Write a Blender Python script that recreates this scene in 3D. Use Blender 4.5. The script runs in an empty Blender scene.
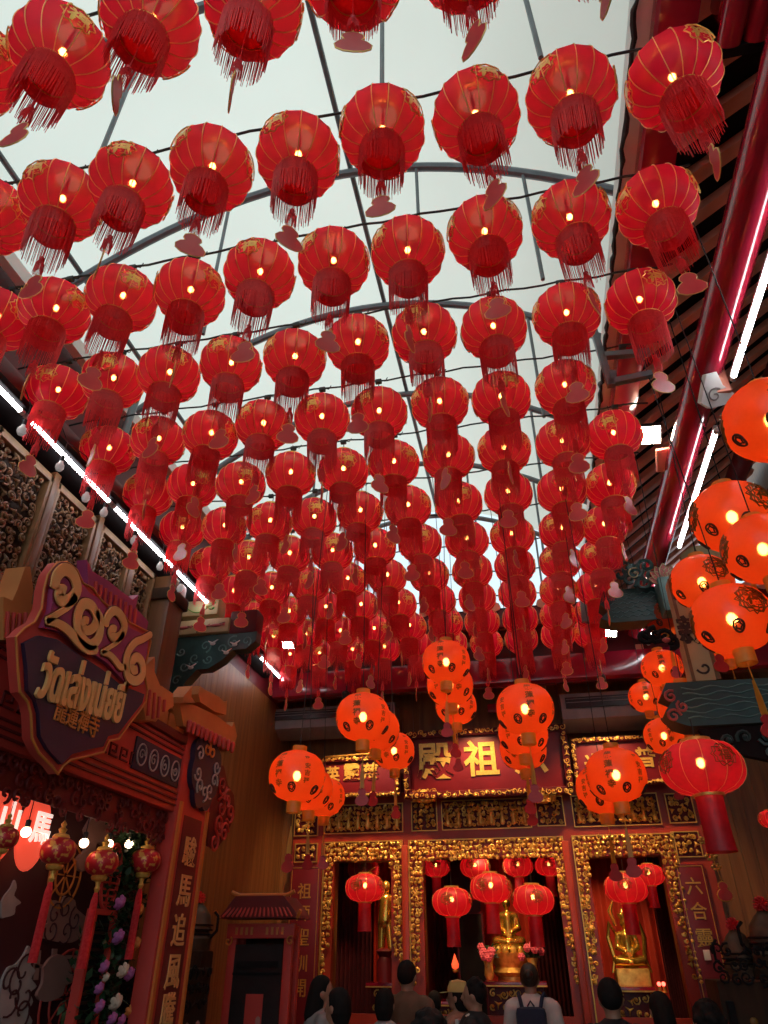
import bpy, bmesh, math, random
from mathutils import Vector, Matrix, noise
PI = math.pi
R = math.radians
rnd = random.Random(7)
scene = bpy.context.scene
COL = scene.collection

# ------------------------------------------------------------------ camera
FPX = 685.0
TH, PS = R(32.83), R(11.44)
CAMZ = 1.70
cam_d = bpy.data.cameras.new('camera')
cam = bpy.data.objects.new('camera', cam_d)
COL.objects.link(cam)
cam.location = (0, 0, CAMZ)
cam.rotation_euler = (R(90) + TH, 0, PS)
cam_d.sensor_fit = 'VERTICAL'
cam_d.sensor_height = 36.0
cam_d.lens = FPX / 1024.0 * 36.0
cam_d.clip_start = 0.05
scene.camera = cam
_F = Vector((-math.sin(PS) * math.cos(TH), math.cos(PS) * math.cos(TH), math.sin(TH)))
_R = Vector((math.cos(PS), math.sin(PS), 0))
_U = _R.cross(_F)
C0 = Vector((0, 0, CAMZ))


def ray(px, py):
    return _F * FPX + _R * (px - 384) + _U * (512 - py)


def hx(px, py, X):
    d = ray(px, py); return C0 + d * (X / d.x)


def hy(px, py, Y):
    d = ray(px, py); return C0 + d * (Y / d.y)


def hd(px, py, dist):          # at a distance along the view axis
    return C0 + ray(px, py) * (dist / FPX)


# ------------------------------------------------------------------ materials
MATS = {}


def pmat(name, c1, c2=None, scale=8.0, rough=0.5, metal=0.0, bump=0.0, emit=None, es=0.0, coat=0.0,
         stretch=(1, 1, 1), detail=3.0, spec=0.5, trans=0.0, sharp=None):
    if name in MATS: return MATS[name]
    m = bpy.data.materials.new(name); m.use_nodes = True
    nt = m.node_tree; b = nt.nodes['Principled BSDF']
    c2 = c2 or tuple(x * 0.75 for x in c1)
    tc = nt.nodes.new('ShaderNodeTexCoord'); mp = nt.nodes.new('ShaderNodeMapping')
    mp.inputs['Scale'].default_value = stretch
    nz = nt.nodes.new('ShaderNodeTexNoise'); nz.inputs['Scale'].default_value = scale
    nz.inputs['Detail'].default_value = detail
    rp = nt.nodes.new('ShaderNodeValToRGB')
    lo, hi = sharp or (0.3, 0.7)
    rp.color_ramp.elements[0].position = lo; rp.color_ramp.elements[1].position = hi
    rp.color_ramp.elements[0].color = (*c1, 1); rp.color_ramp.elements[1].color = (*c2, 1)
    L = nt.links.new
    L(tc.outputs['Object'], mp.inputs[0]); L(mp.outputs[0], nz.inputs['Vector']); L(nz.outputs[0], rp.inputs[0])
    L(rp.outputs[0], b.inputs['Base Color'])
    b.inputs['Roughness'].default_value = rough; b.inputs['Metallic'].default_value = metal
    b.inputs['Coat Weight'].default_value = coat; b.inputs['Specular IOR Level'].default_value = spec
    if bump:
        bp = nt.nodes.new('ShaderNodeBump'); bp.inputs['Strength'].default_value = bump
        bp.inputs['Distance'].default_value = 0.01
        L(nz.outputs[0], bp.inputs['Height']); L(bp.outputs[0], b.inputs['Normal'])
    if emit:
        b.inputs['Emission Color'].default_value = (*emit, 1); b.inputs['Emission Strength'].default_value = es
    MATS[name] = m
    return m


def fabric(name, c1, c2, translucent=0.55, clear=0.1, scale=30, rough=0.5, gloss=0.05, glow=0.0, gcol=(1, .4, .12)):
    m = bpy.data.materials.new(name); m.use_nodes = True
    nt = m.node_tree; nt.nodes.remove(nt.nodes['Principled BSDF']); out = nt.nodes['Material Output']
    N = nt.nodes.new; L = nt.links.new
    tc = N('ShaderNodeTexCoord'); nz = N('ShaderNodeTexNoise'); nz.inputs['Scale'].default_value = scale
    rp = N('ShaderNodeValToRGB'); rp.color_ramp.elements[0].color = (*c1, 1); rp.color_ramp.elements[1].color = (*c2, 1)
    rp.color_ramp.elements[0].position = .3; rp.color_ramp.elements[1].position = .7
    L(tc.outputs['Object'], nz.inputs['Vector']); L(nz.outputs[0], rp.inputs[0])
    d = N('ShaderNodeBsdfDiffuse'); t = N('ShaderNodeBsdfTranslucent'); tr = N('ShaderNodeBsdfTransparent')
    g = N('ShaderNodeBsdfGlossy'); g.inputs['Roughness'].default_value = rough
    tr.inputs[0].default_value = (1, .72, .45, 1)
    L(rp.outputs[0], d.inputs[0]); L(rp.outputs[0], t.inputs[0])
    a = N('ShaderNodeMixShader'); a.inputs[0].default_value = translucent; L(d.outputs[0], a.inputs[1]); L(t.outputs[0], a.inputs[2])
    c = N('ShaderNodeMixShader'); c.inputs[0].default_value = gloss; L(a.outputs[0], c.inputs[1]); L(g.outputs[0], c.inputs[2])
    if glow:
        rf = N('ShaderNodeBsdfRefraction'); rf.inputs['Roughness'].default_value = .42; rf.inputs['IOR'].default_value = 1.12; rf.inputs['Color'].default_value = (*gcol, 1)
        c0 = c; c = N('ShaderNodeMixShader'); c.inputs[0].default_value = glow; L(c0.outputs[0], c.inputs[1]); L(rf.outputs[0], c.inputs[2])
    e = N('ShaderNodeMixShader'); e.inputs[0].default_value = clear; L(c.outputs[0], e.inputs[1]); L(tr.outputs[0], e.inputs[2])
    L(e.outputs[0], out.inputs[0])
    MATS[name] = m
    return m


def emat(name, c, s):
    return pmat(name, c, c, emit=c, es=s, rough=.6)


M_silk = fabric('red_silk', (.68, .008, .075), (.58, .006, .060), .62, .08, 12, gloss=.03, glow=.06)
M_silk_hot = fabric('orange_red_silk', (.98, .125, .024), (.94, .105, .020), .60, .05, 60, gloss=.06, rough=.3, glow=.22)
M_silk_mag = fabric('crimson_silk', (.70, .012, .045), (.6, .01, .035), .6, .05, 30, glow=.07)
M_tarp = fabric('tarpaulin', (.86, .81, .69), (.82, .77, .65), .88, .0, 1.2, gloss=.0)
M_fringe = fabric('red_fringe_thread', (1.0, .09, .10), (.85, .04, .055), .5, .0, 60, gloss=.06, rough=.4)
M_charm = fabric('pink_charm_plastic', (.90, .20, .20), (.82, .13, .15), .6, .05, 8, gloss=.10, rough=.25)
M_gold = pmat('gold_foil', (.90, .58, .13), (.72, .42, .08), 40, .35, .45)
M_goldthread = pmat('gold_piping', (.98, .62, .20), (.85, .46, .12), 30, .4, .25)
M_gilt = pmat('gilded_carving', (1.0, .68, .16), (.55, .28, .05), 14, .36, .5, bump=.3)
M_lacq = pmat('red_lacquer', (.36, .012, .036), (.27, .009, .026), 3, .18, coat=.4)
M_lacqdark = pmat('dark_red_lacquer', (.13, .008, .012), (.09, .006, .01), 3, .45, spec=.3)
M_shrine = pmat('vermilion_frame', (.40, .045, .018), (.32, .03, .012), 4, .35)
M_goldline = pmat('gold_line', (.85, .50, .12), (.7, .38, .08), 20, .35, .7)
M_wood = pmat('brown_wood', (.30, .125, .035), (.18, .068, .02), 3, .42, stretch=(6, 6, .35), detail=5)
M_wooddark = pmat('dark_wood', (.050, .022, .010), (.024, .011, .006), 4, .7, stretch=(4, 4, .5), spec=.2)
M_woodcarve = pmat('carved_wood', (.24, .12, .045), (.14, .07, .025), 12, .5, bump=.3)
M_rafter = pmat('rafter_red_brown', (.88, .36, .24), (.78, .28, .18), 6, .5)
M_black = pmat('black_board', (.010, .008, .009), (.016, .012, .013), 5, .8, spec=.15)
M_blk_gloss = pmat('black_plastic', (.012, .012, .014), (.02, .02, .022), 9, .35)
M_steel = pmat('grey_steel', (.17, .19, .21), (.12, .135, .15), 9, .45, .3)
M_white = pmat('white_paint', (.75, .74, .72), (.66, .65, .62), 6, .5)
M_grey = pmat('grey_paint', (.30, .28, .27), (.24, .22, .21), 6, .5)
M_cream = pmat('cream_paint', (.50, .42, .22), (.40, .32, .16), 5, .5)
M_teal = pmat('dark_teal_paint', (.012, .045, .045), (.02, .075, .07), 8, .45)
M_tealight = pmat('light_teal_paint', (.12, .26, .24), (.08, .18, .17), 10, .5)
M_lotus = pmat('lotus_pink_paint', (.45, .09, .08), (.30, .05, .05), 14, .5)
M_bulb = emat('warm_bulb', (1.0, .62, .28), 75)
M_bulbhot = emat('warm_bulb_bright', (1.0, .66, .30), 42)
M_led = emat('led_tube_white', (.93, .96, 1.0), 16)
M_flood = emat('flood_white', (1.0, .93, .72), 60)
M_frost = pmat('frosted_bulb', (.62, .62, .60), (.5, .5, .48), 10, .25, emit=(1, .98, .95), es=.12)  # faint glow put into the glass, though these bulbs are off
M_yellow = fabric('yellow_paper', (.92, .50, .06), (.85, .42, .05), .5, .0, 20)
M_cable = pmat('black_cable', (.01, .01, .012), (.02, .02, .022), 9, .6)
M_tile = pmat('floor_tile', (.16, .10, .08), (.11, .07, .06), 2, .3)

# ------------------------------------------------------------------ object plumbing


def wmat(o):
    m = o.matrix_basis.copy()
    while o.parent:
        o = o.parent; m = o.matrix_basis @ m
    return m


def setp(o, label=None, cat=None, group=None, kind=None):
    if label: o['label'] = label
    if cat: o['category'] = cat
    if group: o['group'] = group
    if kind: o['kind'] = kind
    return o


def thing(name, label, cat, loc=(0, 0, 0), rz=0.0, group=None):
    o = bpy.data.objects.new(name, None); COL.objects.link(o)
    o.location = loc; o.rotation_euler = (0, 0, rz); o.empty_display_size = .1
    return setp(o, label, cat, group)


class Fr:                      # a drawing frame: origin, u, v, n
    def __init__(s, o, u=(1, 0, 0), v=(0, 0, 1)):
        s.o = Vector(o); s.u = Vector(u).normalized(); s.v = Vector(v).normalized(); s.n = s.u.cross(s.v).normalized()

    def p(s, a, b, c=0.0):
        return s.o + s.u * a + s.v * b + s.n * c

    def m(s):
        return Matrix(((s.u.x, s.v.x, s.n.x, s.o.x), (s.u.y, s.v.y, s.n.y, s.o.y), (s.u.z, s.v.z, s.n.z, s.o.z), (0, 0, 0, 1)))

    def shift(s, a, b, c=0.0, rot=0.0):
        f = Fr(s.p(a, b, c), s.u, s.v)
        if rot:
            cu, sv = math.cos(rot), math.sin(rot)
            f = Fr(f.o, s.u * cu + s.v * sv, s.v * cu - s.u * sv)
        return f


def FX(X, y0=0, z0=0): return Fr((X, y0, z0), (0, 1, 0), (0, 0, 1))      # faces +X
def FY(Y, x0=0, z0=0): return Fr((x0, Y, z0), (1, 0, 0), (0, 0, 1))      # faces -Y


class MB:
    def __init__(s): s.v = []; s.f = []; s.mi = []; s.k = 0

    def add(s, vs, fs, M=None):
        b = len(s.v)
        s.v += [(M @ Vector(v)) if M else Vector(v) for v in vs]
        for f in fs: s.f.append([b + i for i in f]); s.mi.append(s.k)
        return s

    def box(s, c, sz, M=None):
        x, y, z = c; a, b, d = sz[0] / 2, sz[1] / 2, sz[2] / 2
        vs = [(x + i * a, y + j * b, z + k * d) for k in (-1, 1) for j in (-1, 1) for i in (-1, 1)]
        return s.add(vs, [(0, 2, 3, 1), (4, 5, 7, 6), (0, 1, 5, 4), (2, 6, 7, 3), (0, 4, 6, 2), (1, 3, 7, 5)], M)

    def bevbox(s, c, sz, bv, M=None):
        bm = bmesh.new(); bmesh.ops.create_cube(bm, size=1)
        for v in bm.verts: v.co = Vector((v.co.x * sz[0] + c[0], v.co.y * sz[1] + c[1], v.co.z * sz[2] + c[2]))
        bmesh.ops.bevel(bm, geom=bm.edges[:], offset=bv, segments=2, affect='EDGES', profile=.6)
        bm.verts.index_update()
        s.add([v.co.copy() for v in bm.verts], [[v.index for v in f.verts] for f in bm.faces], M); bm.free()
        return s

    def fbox(s, fr, u0, u1, v0, v1, n0, n1, bv=0):
        c = ((u0 + u1) / 2, (v0 + v1) / 2, (n0 + n1) / 2); z = (abs(u1 - u0), abs(v1 - v0), abs(n1 - n0))
        return s.bevbox(c, z, bv, fr.m()) if bv else s.box(c, z, fr.m())

    def prism(s, poly, fr, n0, n1):
        a = sum(poly[i][0] * poly[(i + 1) % len(poly)][1] - poly[(i + 1) % len(poly)][0] * poly[i][1] for i in range(len(poly)))
        if a < 0: poly = poly[::-1]
        n = len(poly)
        vs = [fr.p(x, y, n0) for x, y in poly] + [fr.p(x, y, n1) for x, y in poly]
        fs = [list(range(n))[::-1], list(range(n, 2 * n))] + [(i, (i + 1) % n, n + (i + 1) % n, n + i) for i in range(n)]
        return s.add(vs, fs)

    def tube(s, pts, r, n=6, closed=False, caps=True):
        pts = [Vector(p) for p in pts]; m = len(pts)
        rs = r if isinstance(r, (list, tuple)) else [r] * m
        b = len(s.v); up = None
        for i, p in enumerate(pts):
            if closed: t = pts[(i + 1) % m] - pts[i - 1]
            else: t = pts[min(i + 1, m - 1)] - pts[max(i - 1, 0)]
            if t.length < 1e-9: t = Vector((0, 0, 1))
            t.normalize()
            if up is None: up = t.orthogonal().normalized()
            up = (up - t * up.dot(t))
            up = up.normalized() if up.length > 1e-6 else t.orthogonal().normalized()
            w = t.cross(up)
            for k in range(n):
                a = 2 * PI * k / n
                s.v.append(p + (up * math.cos(a) + w * math.sin(a)) * rs[i])
        for i in range(m if closed else m - 1):
            j = (i + 1) % m
            for k in range(n):
                l = (k + 1) % n
                s.f.append([b + i * n + k, b + i * n + l, b + j * n + l, b + j * n + k]); s.mi.append(s.k)
        if caps and not closed:
            s.f.append([b + k for k in range(n)][::-1]); s.f.append([b + (m - 1) * n + k for k in range(n)]); s.mi += [s.k, s.k]
        return s

    def lathe(s, prof, n=24, M=None, cap=True):
        m = len(prof)
        vs = [(r * math.cos(2 * PI * k / n), r * math.sin(2 * PI * k / n), z) for r, z in prof for k in range(n)]
        fs = [(i * n + k, i * n + (k + 1) % n, (i + 1) * n + (k + 1) % n, (i + 1) * n + k) for i in range(m - 1) for k in range(n)]
        if cap:
            if prof[0][0] > 1e-5: fs.append(tuple(range(n))[::-1])
            if prof[-1][0] > 1e-5: fs.append(tuple((m - 1) * n + k for k in range(n)))
        return s.add(vs, fs, M)

    def ball(s, c, r, n=12, m=8, M=None):
        if not isinstance(r, (tuple, list)): r = (r, r, r)
        T = Matrix.Translation(c) @ Matrix.Diagonal((r[0], r[1], r[2], 1))
        if M: T = M @ T
        return s.lathe([(max(1e-6, math.sin(PI * i / m)), -math.cos(PI * i / m)) for i in range(m + 1)], n, T, cap=False)

    def capsule(s, a, b, ra, rb, n=10):
        a = Vector(a); b = Vector(b); d = b - a; L = max(d.length, 1e-5); d /= L
        pts, rs = [], []
        for i in range(5):
            t = PI / 2 * i / 4; pts.append(a - d * ra * math.cos(t)); rs.append(max(ra * math.sin(t), 1e-4))
        for i in range(5):
            t = PI / 2 * i / 4; pts.append(b + d * rb * math.sin(t)); rs.append(max(rb * math.cos(t), 1e-4))
        return s.tube(pts, rs, n)

    def text(s, st, fr, size, ext=.004, off=0.0, sx=1.0, center=True):
        vs, fs = textmesh(st, off)
        for k, (c, z) in enumerate(((0, 1),)):
            pass
        b = len(s.v)
        s.v += [fr.p(x * size * sx, y * size, z * ext) for x, y, z in vs]
        for f in fs: s.f.append([b + i for i in f]); s.mi.append(s.k)
        return s

    def mesh(s, name, mats, smooth=True):
        me = bpy.data.meshes.new(name); me.from_pydata([tuple(v) for v in s.v], [], s.f)
        for m in mats: me.materials.append(m)
        if len(mats) > 1: me.polygons.foreach_set('material_index', s.mi)
        bm = bmesh.new(); bm.from_mesh(me); bmesh.ops.remove_doubles(bm, verts=bm.verts, dist=1e-6)
        bmesh.ops.recalc_face_normals(bm, faces=bm.faces); bm.to_mesh(me); bm.free()
        if smooth:
            me.polygons.foreach_set('use_smooth', [True] * len(me.polygons))
            try: me.set_sharp_from_angle(angle=R(38))
            except Exception: pass
        me.update()
        return me

    def build(s, name, mats, parent=None, label=None, cat=None, group=None, kind=None, smooth=True, local=False):
        if not isinstance(mats, (list, tuple)): mats = [mats]
        loc = None
        if parent is not None:
            if not local:
                I = wmat(parent).inverted(); s.v = [I @ v for v in s.v]
        elif not local:
            xs = [v.x for v in s.v]; ys = [v.y for v in s.v]; zs = [v.z for v in s.v]
            loc = Vector(((min(xs) + max(xs)) / 2, (min(ys) + max(ys)) / 2, min(zs)))
            s.v = [v - loc for v in s.v]
        o = bpy.data.objects.new(name, s.mesh(name, mats, smooth)); COL.objects.link(o)
        if loc is not None: o.location = loc
        if parent is not None: o.parent = parent
        return setp(o, label, cat, group, kind)


_TC = {}


def textmesh(st, off=0.0):
    """unit-height glyph mesh centred on the origin, z from 0 to 1"""
    key = (st, off)
    if key in _TC: return _TC[key]
    cu = bpy.data.curves.new('t', 'FONT'); cu.body = st; cu.size = 1; cu.offset = off; cu.extrude = .5; cu.resolution_u = 3
    cu.align_x = 'CENTER'; cu.align_y = 'CENTER'
    o = bpy.data.objects.new('t', cu); COL.objects.link(o)
    dg = bpy.context.evaluated_depsgraph_get(); ev = o.evaluated_get(dg); me = bpy.data.meshes.new_from_object(ev)
    vs = [v.co.copy() for v in me.vertices]; fs = [list(p.vertices) for p in me.polygons]
    bpy.data.objects.remove(o); bpy.data.curves.remove(cu); bpy.data.meshes.remove(me)
    if vs:
        x0 = min(v.x for v in vs); x1 = max(v.x for v in vs); y0 = min(v.y for v in vs); y1 = max(v.y for v in vs)
        h = (y1 - y0) or 1
        vs = [((v.x - (x0 + x1) / 2) / h, (v.y - (y0 + y1) / 2) / h, v.z + .5) for v in vs]
    _TC[key] = (vs, fs)
    return _TC[key]


def copy_tree(o, parent=None):
    c = o.copy(); COL.objects.link(c)
    if parent is not None: c.parent = parent
    for ch in [x for x in o.children]: copy_tree(ch, c)
    return c


def spiral(cx, cy, r, a0, turns=1.25, hand=1, n=14):
    out = []
    for i in range(n):
        t = i / (n - 1); rr = r * (1 - .85 * t); a = a0 + hand * turns * 2 * PI * t
        out.append((cx + rr * math.cos(a), cy + rr * math.sin(a)))
    return out


def scrolls(mb, fr, inside, u0, u1, v0, v1, cell, r, depth, seed, n=12, sides=5):
    """carved relief: curling tendrils, leaves and bosses filling a region"""
    g = random.Random(seed); nu = max(1, int((u1 - u0) / cell)); nv = max(1, int((v1 - v0) / cell))
    for i in range(nu):
        for j in range(nv):
            cx = u0 + (i + .5 + g.uniform(-.22, .22)) * (u1 - u0) / nu; cy = v0 + (j + .5 + g.uniform(-.22, .22)) * (v1 - v0) / nv
            if not inside(cx, cy): continue
            rr = cell * g.uniform(.42, .62); a0 = g.uniform(0, 2 * PI); hand = g.choice((-1, 1))
            d = depth * g.uniform(.5, 1.0)
            if g.random() < .72:
                pts = spiral(cx, cy, rr, a0, g.uniform(1.0, 1.5), hand, n)
                mb.tube([fr.p(x, y, d * (.5 + .5 * k / n)) for k, (x, y) in enumerate(pts)], [r * (1 - .5 * k / n) for k in range(n)], sides)
                if g.random() < .6:
                    mb.ball(fr.p(cx, cy, d), r * 1.5, 6, 4)
            else:
                for q in range(3):
                    a = a0 + q * 2.1; mb.capsule(fr.p(cx, cy, d), fr.p(cx + rr * math.cos(a), cy + rr * math.sin(a), d * .5), r * 1.5, r * .4, sides)
    return mb


def ordn(i): return ['first', 'second', 'third', 'fourth', 'fifth', 'sixth', 'seventh', 'eighth', 'ninth', 'tenth', 'eleventh', 'twelfth'][i]
# ------------------------------------------------------------------ setting
H = CAMZ                                     # heights below are given above eye level, then + H
XL, XR, YB, YF = -3.45, 3.6, 10.0, -4.0
mb = MB(); mb.box((0, 4, -.05), (8.2, 18, .1)); mb.build('floor', M_tile, kind='structure')
# left wall: wide vertical boards, real grooves
mb = MB(); y = YF
while y < YB:
    mb.box((XL - .06, y + .075, 2.35), (.12, .146, 4.7)); y += .15
mb.box((XL - .15, 3, 2.35), (.08, 14.2, 4.7)); mb.build('wall_left', M_wood, kind='structure', smooth=False)
mb = MB(); mb.box((XL - .1, 3, 5.45), (.2, 14.2, 1.5)); mb.build('wall_left', M_lacqdark, kind='structure')
mb = MB(); y = YF
while y < YB:
    mb.box((XR + .06, y + .075, 2.5), (.12, .146, 5.0)); y += .15
mb.box((XR + .15, 3, 4.6), (.08, 14.2, 9.2)); mb.build('wall_right', M_wood, kind='structure', smooth=False)
mb = MB(); mb.box((0, YF - .1, .6), (7.6, .2, 1.2)); mb.build('wall_front', M_wooddark, kind='structure')
# back wall around the three shrine openings (x0,x1,top z)
SY = 9.9


def bx(px, py, Y=SY): return hy(px, py, Y).x


def bz(px, py, Y=SY): return hy(px, py, Y).z


OPEN = [(hy(334, 900, SY).x, hy(392, 900, SY).x, bz(365, 861)), (hy(424, 900, SY).x, hy(560, 900, SY).x, bz(490, 857)),
        (hy(593, 900, SY).x, hy(669, 900, SY).x, bz(622, 856))]
mb = MB(); xs = [XL - .1]
for a, b, t in OPEN: xs += [a, b]
xs.append(XR + .1)
for i in range(0, len(xs), 2):
    x = xs[i]
    while x < xs[i + 1] - .001:
        w = min(.16, xs[i + 1] - x); mb.box((x + w / 2, YB + .03, 2.87), (w - .004, .16, 5.74)); x += .16
for a, b, t in OPEN: mb.box(((a + b) / 2, YB + .03, (t + 5.74) / 2), (b - a, .16, 5.74 - t))
mb.build('wall_back', M_wood, kind='structure', smooth=False)
# niches behind the openings
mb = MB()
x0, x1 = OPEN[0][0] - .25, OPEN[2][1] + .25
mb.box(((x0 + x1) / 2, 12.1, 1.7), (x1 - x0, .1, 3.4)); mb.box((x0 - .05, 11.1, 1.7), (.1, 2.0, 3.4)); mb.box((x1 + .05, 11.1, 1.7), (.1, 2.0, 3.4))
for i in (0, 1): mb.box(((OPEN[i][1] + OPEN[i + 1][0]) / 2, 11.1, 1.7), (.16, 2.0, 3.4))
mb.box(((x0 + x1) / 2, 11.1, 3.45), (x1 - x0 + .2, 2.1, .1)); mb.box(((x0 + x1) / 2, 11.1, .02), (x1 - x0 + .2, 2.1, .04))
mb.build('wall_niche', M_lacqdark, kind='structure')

# tarpaulin vault
AX, AH = -1.12, 2.36


def arch(t, ze=4.35, rise=1.05): return (AX + AH * t, ze + rise * (1 - t * t) + H)


mb = MB(); n = 28; ys = [-4 + i * .5 for i in range(26)]
vs = [(arch(-1 + 2 * i / n)[0], y, arch(-1 + 2 * i / n)[1] + .10 + .015 * math.sin(y * 2.3 + i)) for y in ys for i in range(n + 1)]
fs = [(j * (n + 1) + i, j * (n + 1) + i + 1, (j + 1) * (n + 1) + i + 1, (j + 1) * (n + 1) + i) for j in range(len(ys) - 1) for i in range(n)]
mb.add(vs, fs); mb.build('ceiling', M_tarp, kind='structure')
fr = thing('canopy_frame', 'grey steel arched frame carrying the white tarpaulin above the red lanterns', 'roof frame', (AX, 0, 4.35 + H))
ARY = [-2.3, -.95, .4, 1.75, 3.1, 4.5, 5.8, 7.15, 8.45]
for y in ARY:
    MB().tube([(arch(-1 + i / 14)[0], y, arch(-1 + i / 14)[1]) for i in range(29)], .035, 8).build('arch', M_steel, fr)
    for t in (-.35, .32, .66):
        a = arch(t); MB().tube([(a[0], y, a[1]), (a[0], y, 3.72 + H)], .014, 6).build('hanger', M_steel, fr)
for t in (-.86, .09):
    a = arch(t); MB().tube([(a[0], -4, a[1] + .05), (a[0], 8.5, a[1] + .05)], .022, 8).build('purlin', M_steel, fr)
# gutters on both long sides
for nm, x, z, lab in (('gutter', .985, 4.02, 'white metal gutter along the right edge of the tarpaulin, against the rafters'),
                      ('gutter', -3.33, 4.20, 'white metal gutter along the left edge of the tarpaulin, above the light tube')):
    mb = MB(); w = .048 if x > 0 else .04
    mb.prism([(-w, 0), (-w, .12), (-w + .01, .12), (-w + .01, .01), (w - .01, .01), (w - .01, .12), (w, .12), (w, 0)],
             Fr((x, 8.6, z + H), (1, 0, 0), (0, 0, 1)), 0, 12.6)
    mb.build(nm, M_white, label=lab, cat='gutter')
mb = MB(); g = random.Random(3)
mb.tube([(.94 + g.uniform(-.008, .008), -1 + i * .06, 4.0 + H + g.uniform(-.02, .02)) for i in range(150)], [g.uniform(.006, .022) for i in range(150)], 6)
mb.build('black_cord_bundle', M_cable, label='ragged black cord bundle tied along the right hand white gutter', cat='cable')

# ---- right eave
ev = thing('tiled_eave', 'right hand roof eave with red-brown rafters under black boards', 'roof', (1.25, 0, 3.9 + H))
mb = MB(); mb.bevbox((1.13, 2.3, 3.97 + H), (.21, 12.6, .16), .04); mb.build('fascia_beam', M_lacq, ev)
E0, ES = (1.2, 3.99), .75


def ez(x): return E0[1] + (x - E0[0]) * ES


mb = MB(); mb.prism([(1.18, ez(1.18) + .07 + H), (3.6, ez(3.6) + .07 + H), (3.6, ez(3.6) + .12 + H), (1.18, ez(1.18) + .12 + H)], Fr((0, 9.9, 0), (1, 0, 0), (0, 0, 1)), 0, 13.9)
mb.build('roof_board', M_black, ev)
y = -.6
while y < 9.9:
    a = Vector((1.2, y, ez(1.2) + H)); b = Vector((3.55, y, ez(3.55) + H)); d = (b - a).normalized(); up = Vector((0, 1, 0)).cross(d)
    M = Matrix(((d.x, 0, -up.x, (a.x + b.x) / 2), (d.y, 1, 0, y), (d.z, 0, -up.z, (a.z + b.z) / 2), (0, 0, 0, 1)))
    MB().bevbox((0, 0, 0), ((b - a).length, .12, .06), .006, M).build('rafter', M_rafter, ev)
    y += .345
# purlins
mb = MB(); mb.tube([(1.54, -1.5, 3.5 + H), (1.54, 8.7, 3.5 + H)], .118, 28); mb.build('round_purlin', M_lacq, label='long round glossy red purlin running beside the right hand light tubes', cat='beam')
mb = MB(); mb.tube([(2.75, -1.5, 4.7 + H), (2.75, 8.7, 4.7 + H)], .11, 20); mb.build('round_purlin', M_lacqdark, label='dark red purlin farther back under the right rafters', cat='beam')
# the near cross beam in the top right corner
cb = thing('cross_beam', 'magenta-red moulded cross beam at the top right corner above the lanterns', 'beam', (2.2, 1.6, 3.9 + H))
mb = MB(); mb.bevbox((2.42, 1.55, 3.95 + H), (2.2, .62, .3), .03); mb.build('beam_body', M_lacq, cb)
for k in range(9): MB().tube([(1.36 + k * .125, 1.15, 3.80 + H), (1.36 + k * .125, 1.90, 3.80 + H)], .060, 14).build('moulding', M_lacq, cb)
mb = MB(); mb.box((2.42, 1.93, 3.82 + H), (2.2, .05, .12)); mb.build('edge_strip', M_black, cb)

# ---- left upper beam, soffit
mb = MB(); mb.bevbox((-3.33, 2.9, 3.36 + H), (.22, 11.4, .22), .05); mb.build('wall_plate_beam', M_lacqdark, label='dark red beam along the left wall above the light tube', cat='beam')
mb = MB(); mb.bevbox((-3.28, 2.9, 3.20 + H), (.30, 11.4, .06), .01); mb.build('soffit_board', M_black, label='black soffit board that carries the left light tubes', cat='board')

# ---- LED tubes
def led(x, z, y0, y1, label, nm='light_tube'):
    t = thing(nm, label, 'light', (x, (y0 + y1) / 2, z + H), group=None)
    MB().tube([(x, y0 + .03, z + H), (x, y1 - .03, z + H)], .016, 10).build('glowing_tube', M_led, t)
    for yy in (y0 + .015, y1 - .015): MB().tube([(x, yy - .018, z + H), (x, yy + .018, z + H)], .021, 10).build('end_cap', M_white, t)
    MB().box((x, (y0 + y1) / 2, z + .035 + H), (.03, y1 - y0, .02)).build('batten', M_white, t)
    return t


names = ['the nearest, cut by the left edge', 'second from the camera', 'third from the camera over the light bulbs', 'whose far end stops beside the painted beam end']
for i, (a, b) in enumerate([(1.3, 3.05), (3.08, 4.2), (4.23, 5.35), (5.38, 6.5)]):
    led(-3.17, 3.15, a, b, 'white light tube on the left eave, ' + names[i])
led(-3.17, 3.15, 7.75, 8.7, 'short far white light tube on the left eave, above the left air conditioner')
led(1.665, 3.32, 1.2, 3.87, 'long white light tube right of the red purlin, before the white clamp')
led(1.665, 3.32, 4.42, 6.25, 'white light tube right of the red purlin, beyond the white clamp')
led(1.665, 3.32, 7.0, 8.75, 'far white light tube on the right, beyond the teal cloud bracket')


def clamp(px, py, Z, s, label):
    d = ray(px, py); c = C0 + d * (Z / d.z)
    f = Fr(c, _R, Vector((0, 0, 1)).cross(_R) * -1)
    f = Fr(c, _R, _R.cross(Vector((0, -.75, -.66))) * -1)
    t = thing('carved_clamp', label, 'bracket', c)
    P = [(-.09, .11), (-.02, .13), (.03, .04), (.12, -.02), (.10, -.08), (-.04, -.12), (-.11, -.08)]
    P = [(a * s, b * s) for a, b in P]
    mb = MB(); mb.prism(P, f, -.03, .03); mb.build('clamp_body', M_white, t)
    mb = MB(); mb.tube([f.p(x, y, .034) for x, y in spiral(-.02 * s, -.03 * s, .055 * s, 1.0, 1.2)], .006 * s, 5); mb.tube([f.p(x, y, -.034) for x, y in spiral(-.02 * s, -.03 * s, .055 * s, 1.0, 1.2)], .006 * s, 5)
    mb.build('swirl', M_grey, t)
    MB().bevbox((1.60, c.y, c.z + .10), (.10, .05, .26), .01).build('strap', M_rafter, t)


clamp(716, 391, 3.28, 1.0, 'white painted carved clamp with a grey swirl at the end of the right light tube')
clamp(632, 662, 3.2, .95, 'smaller white carved clamp far off beside the orange lanterns')

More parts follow.
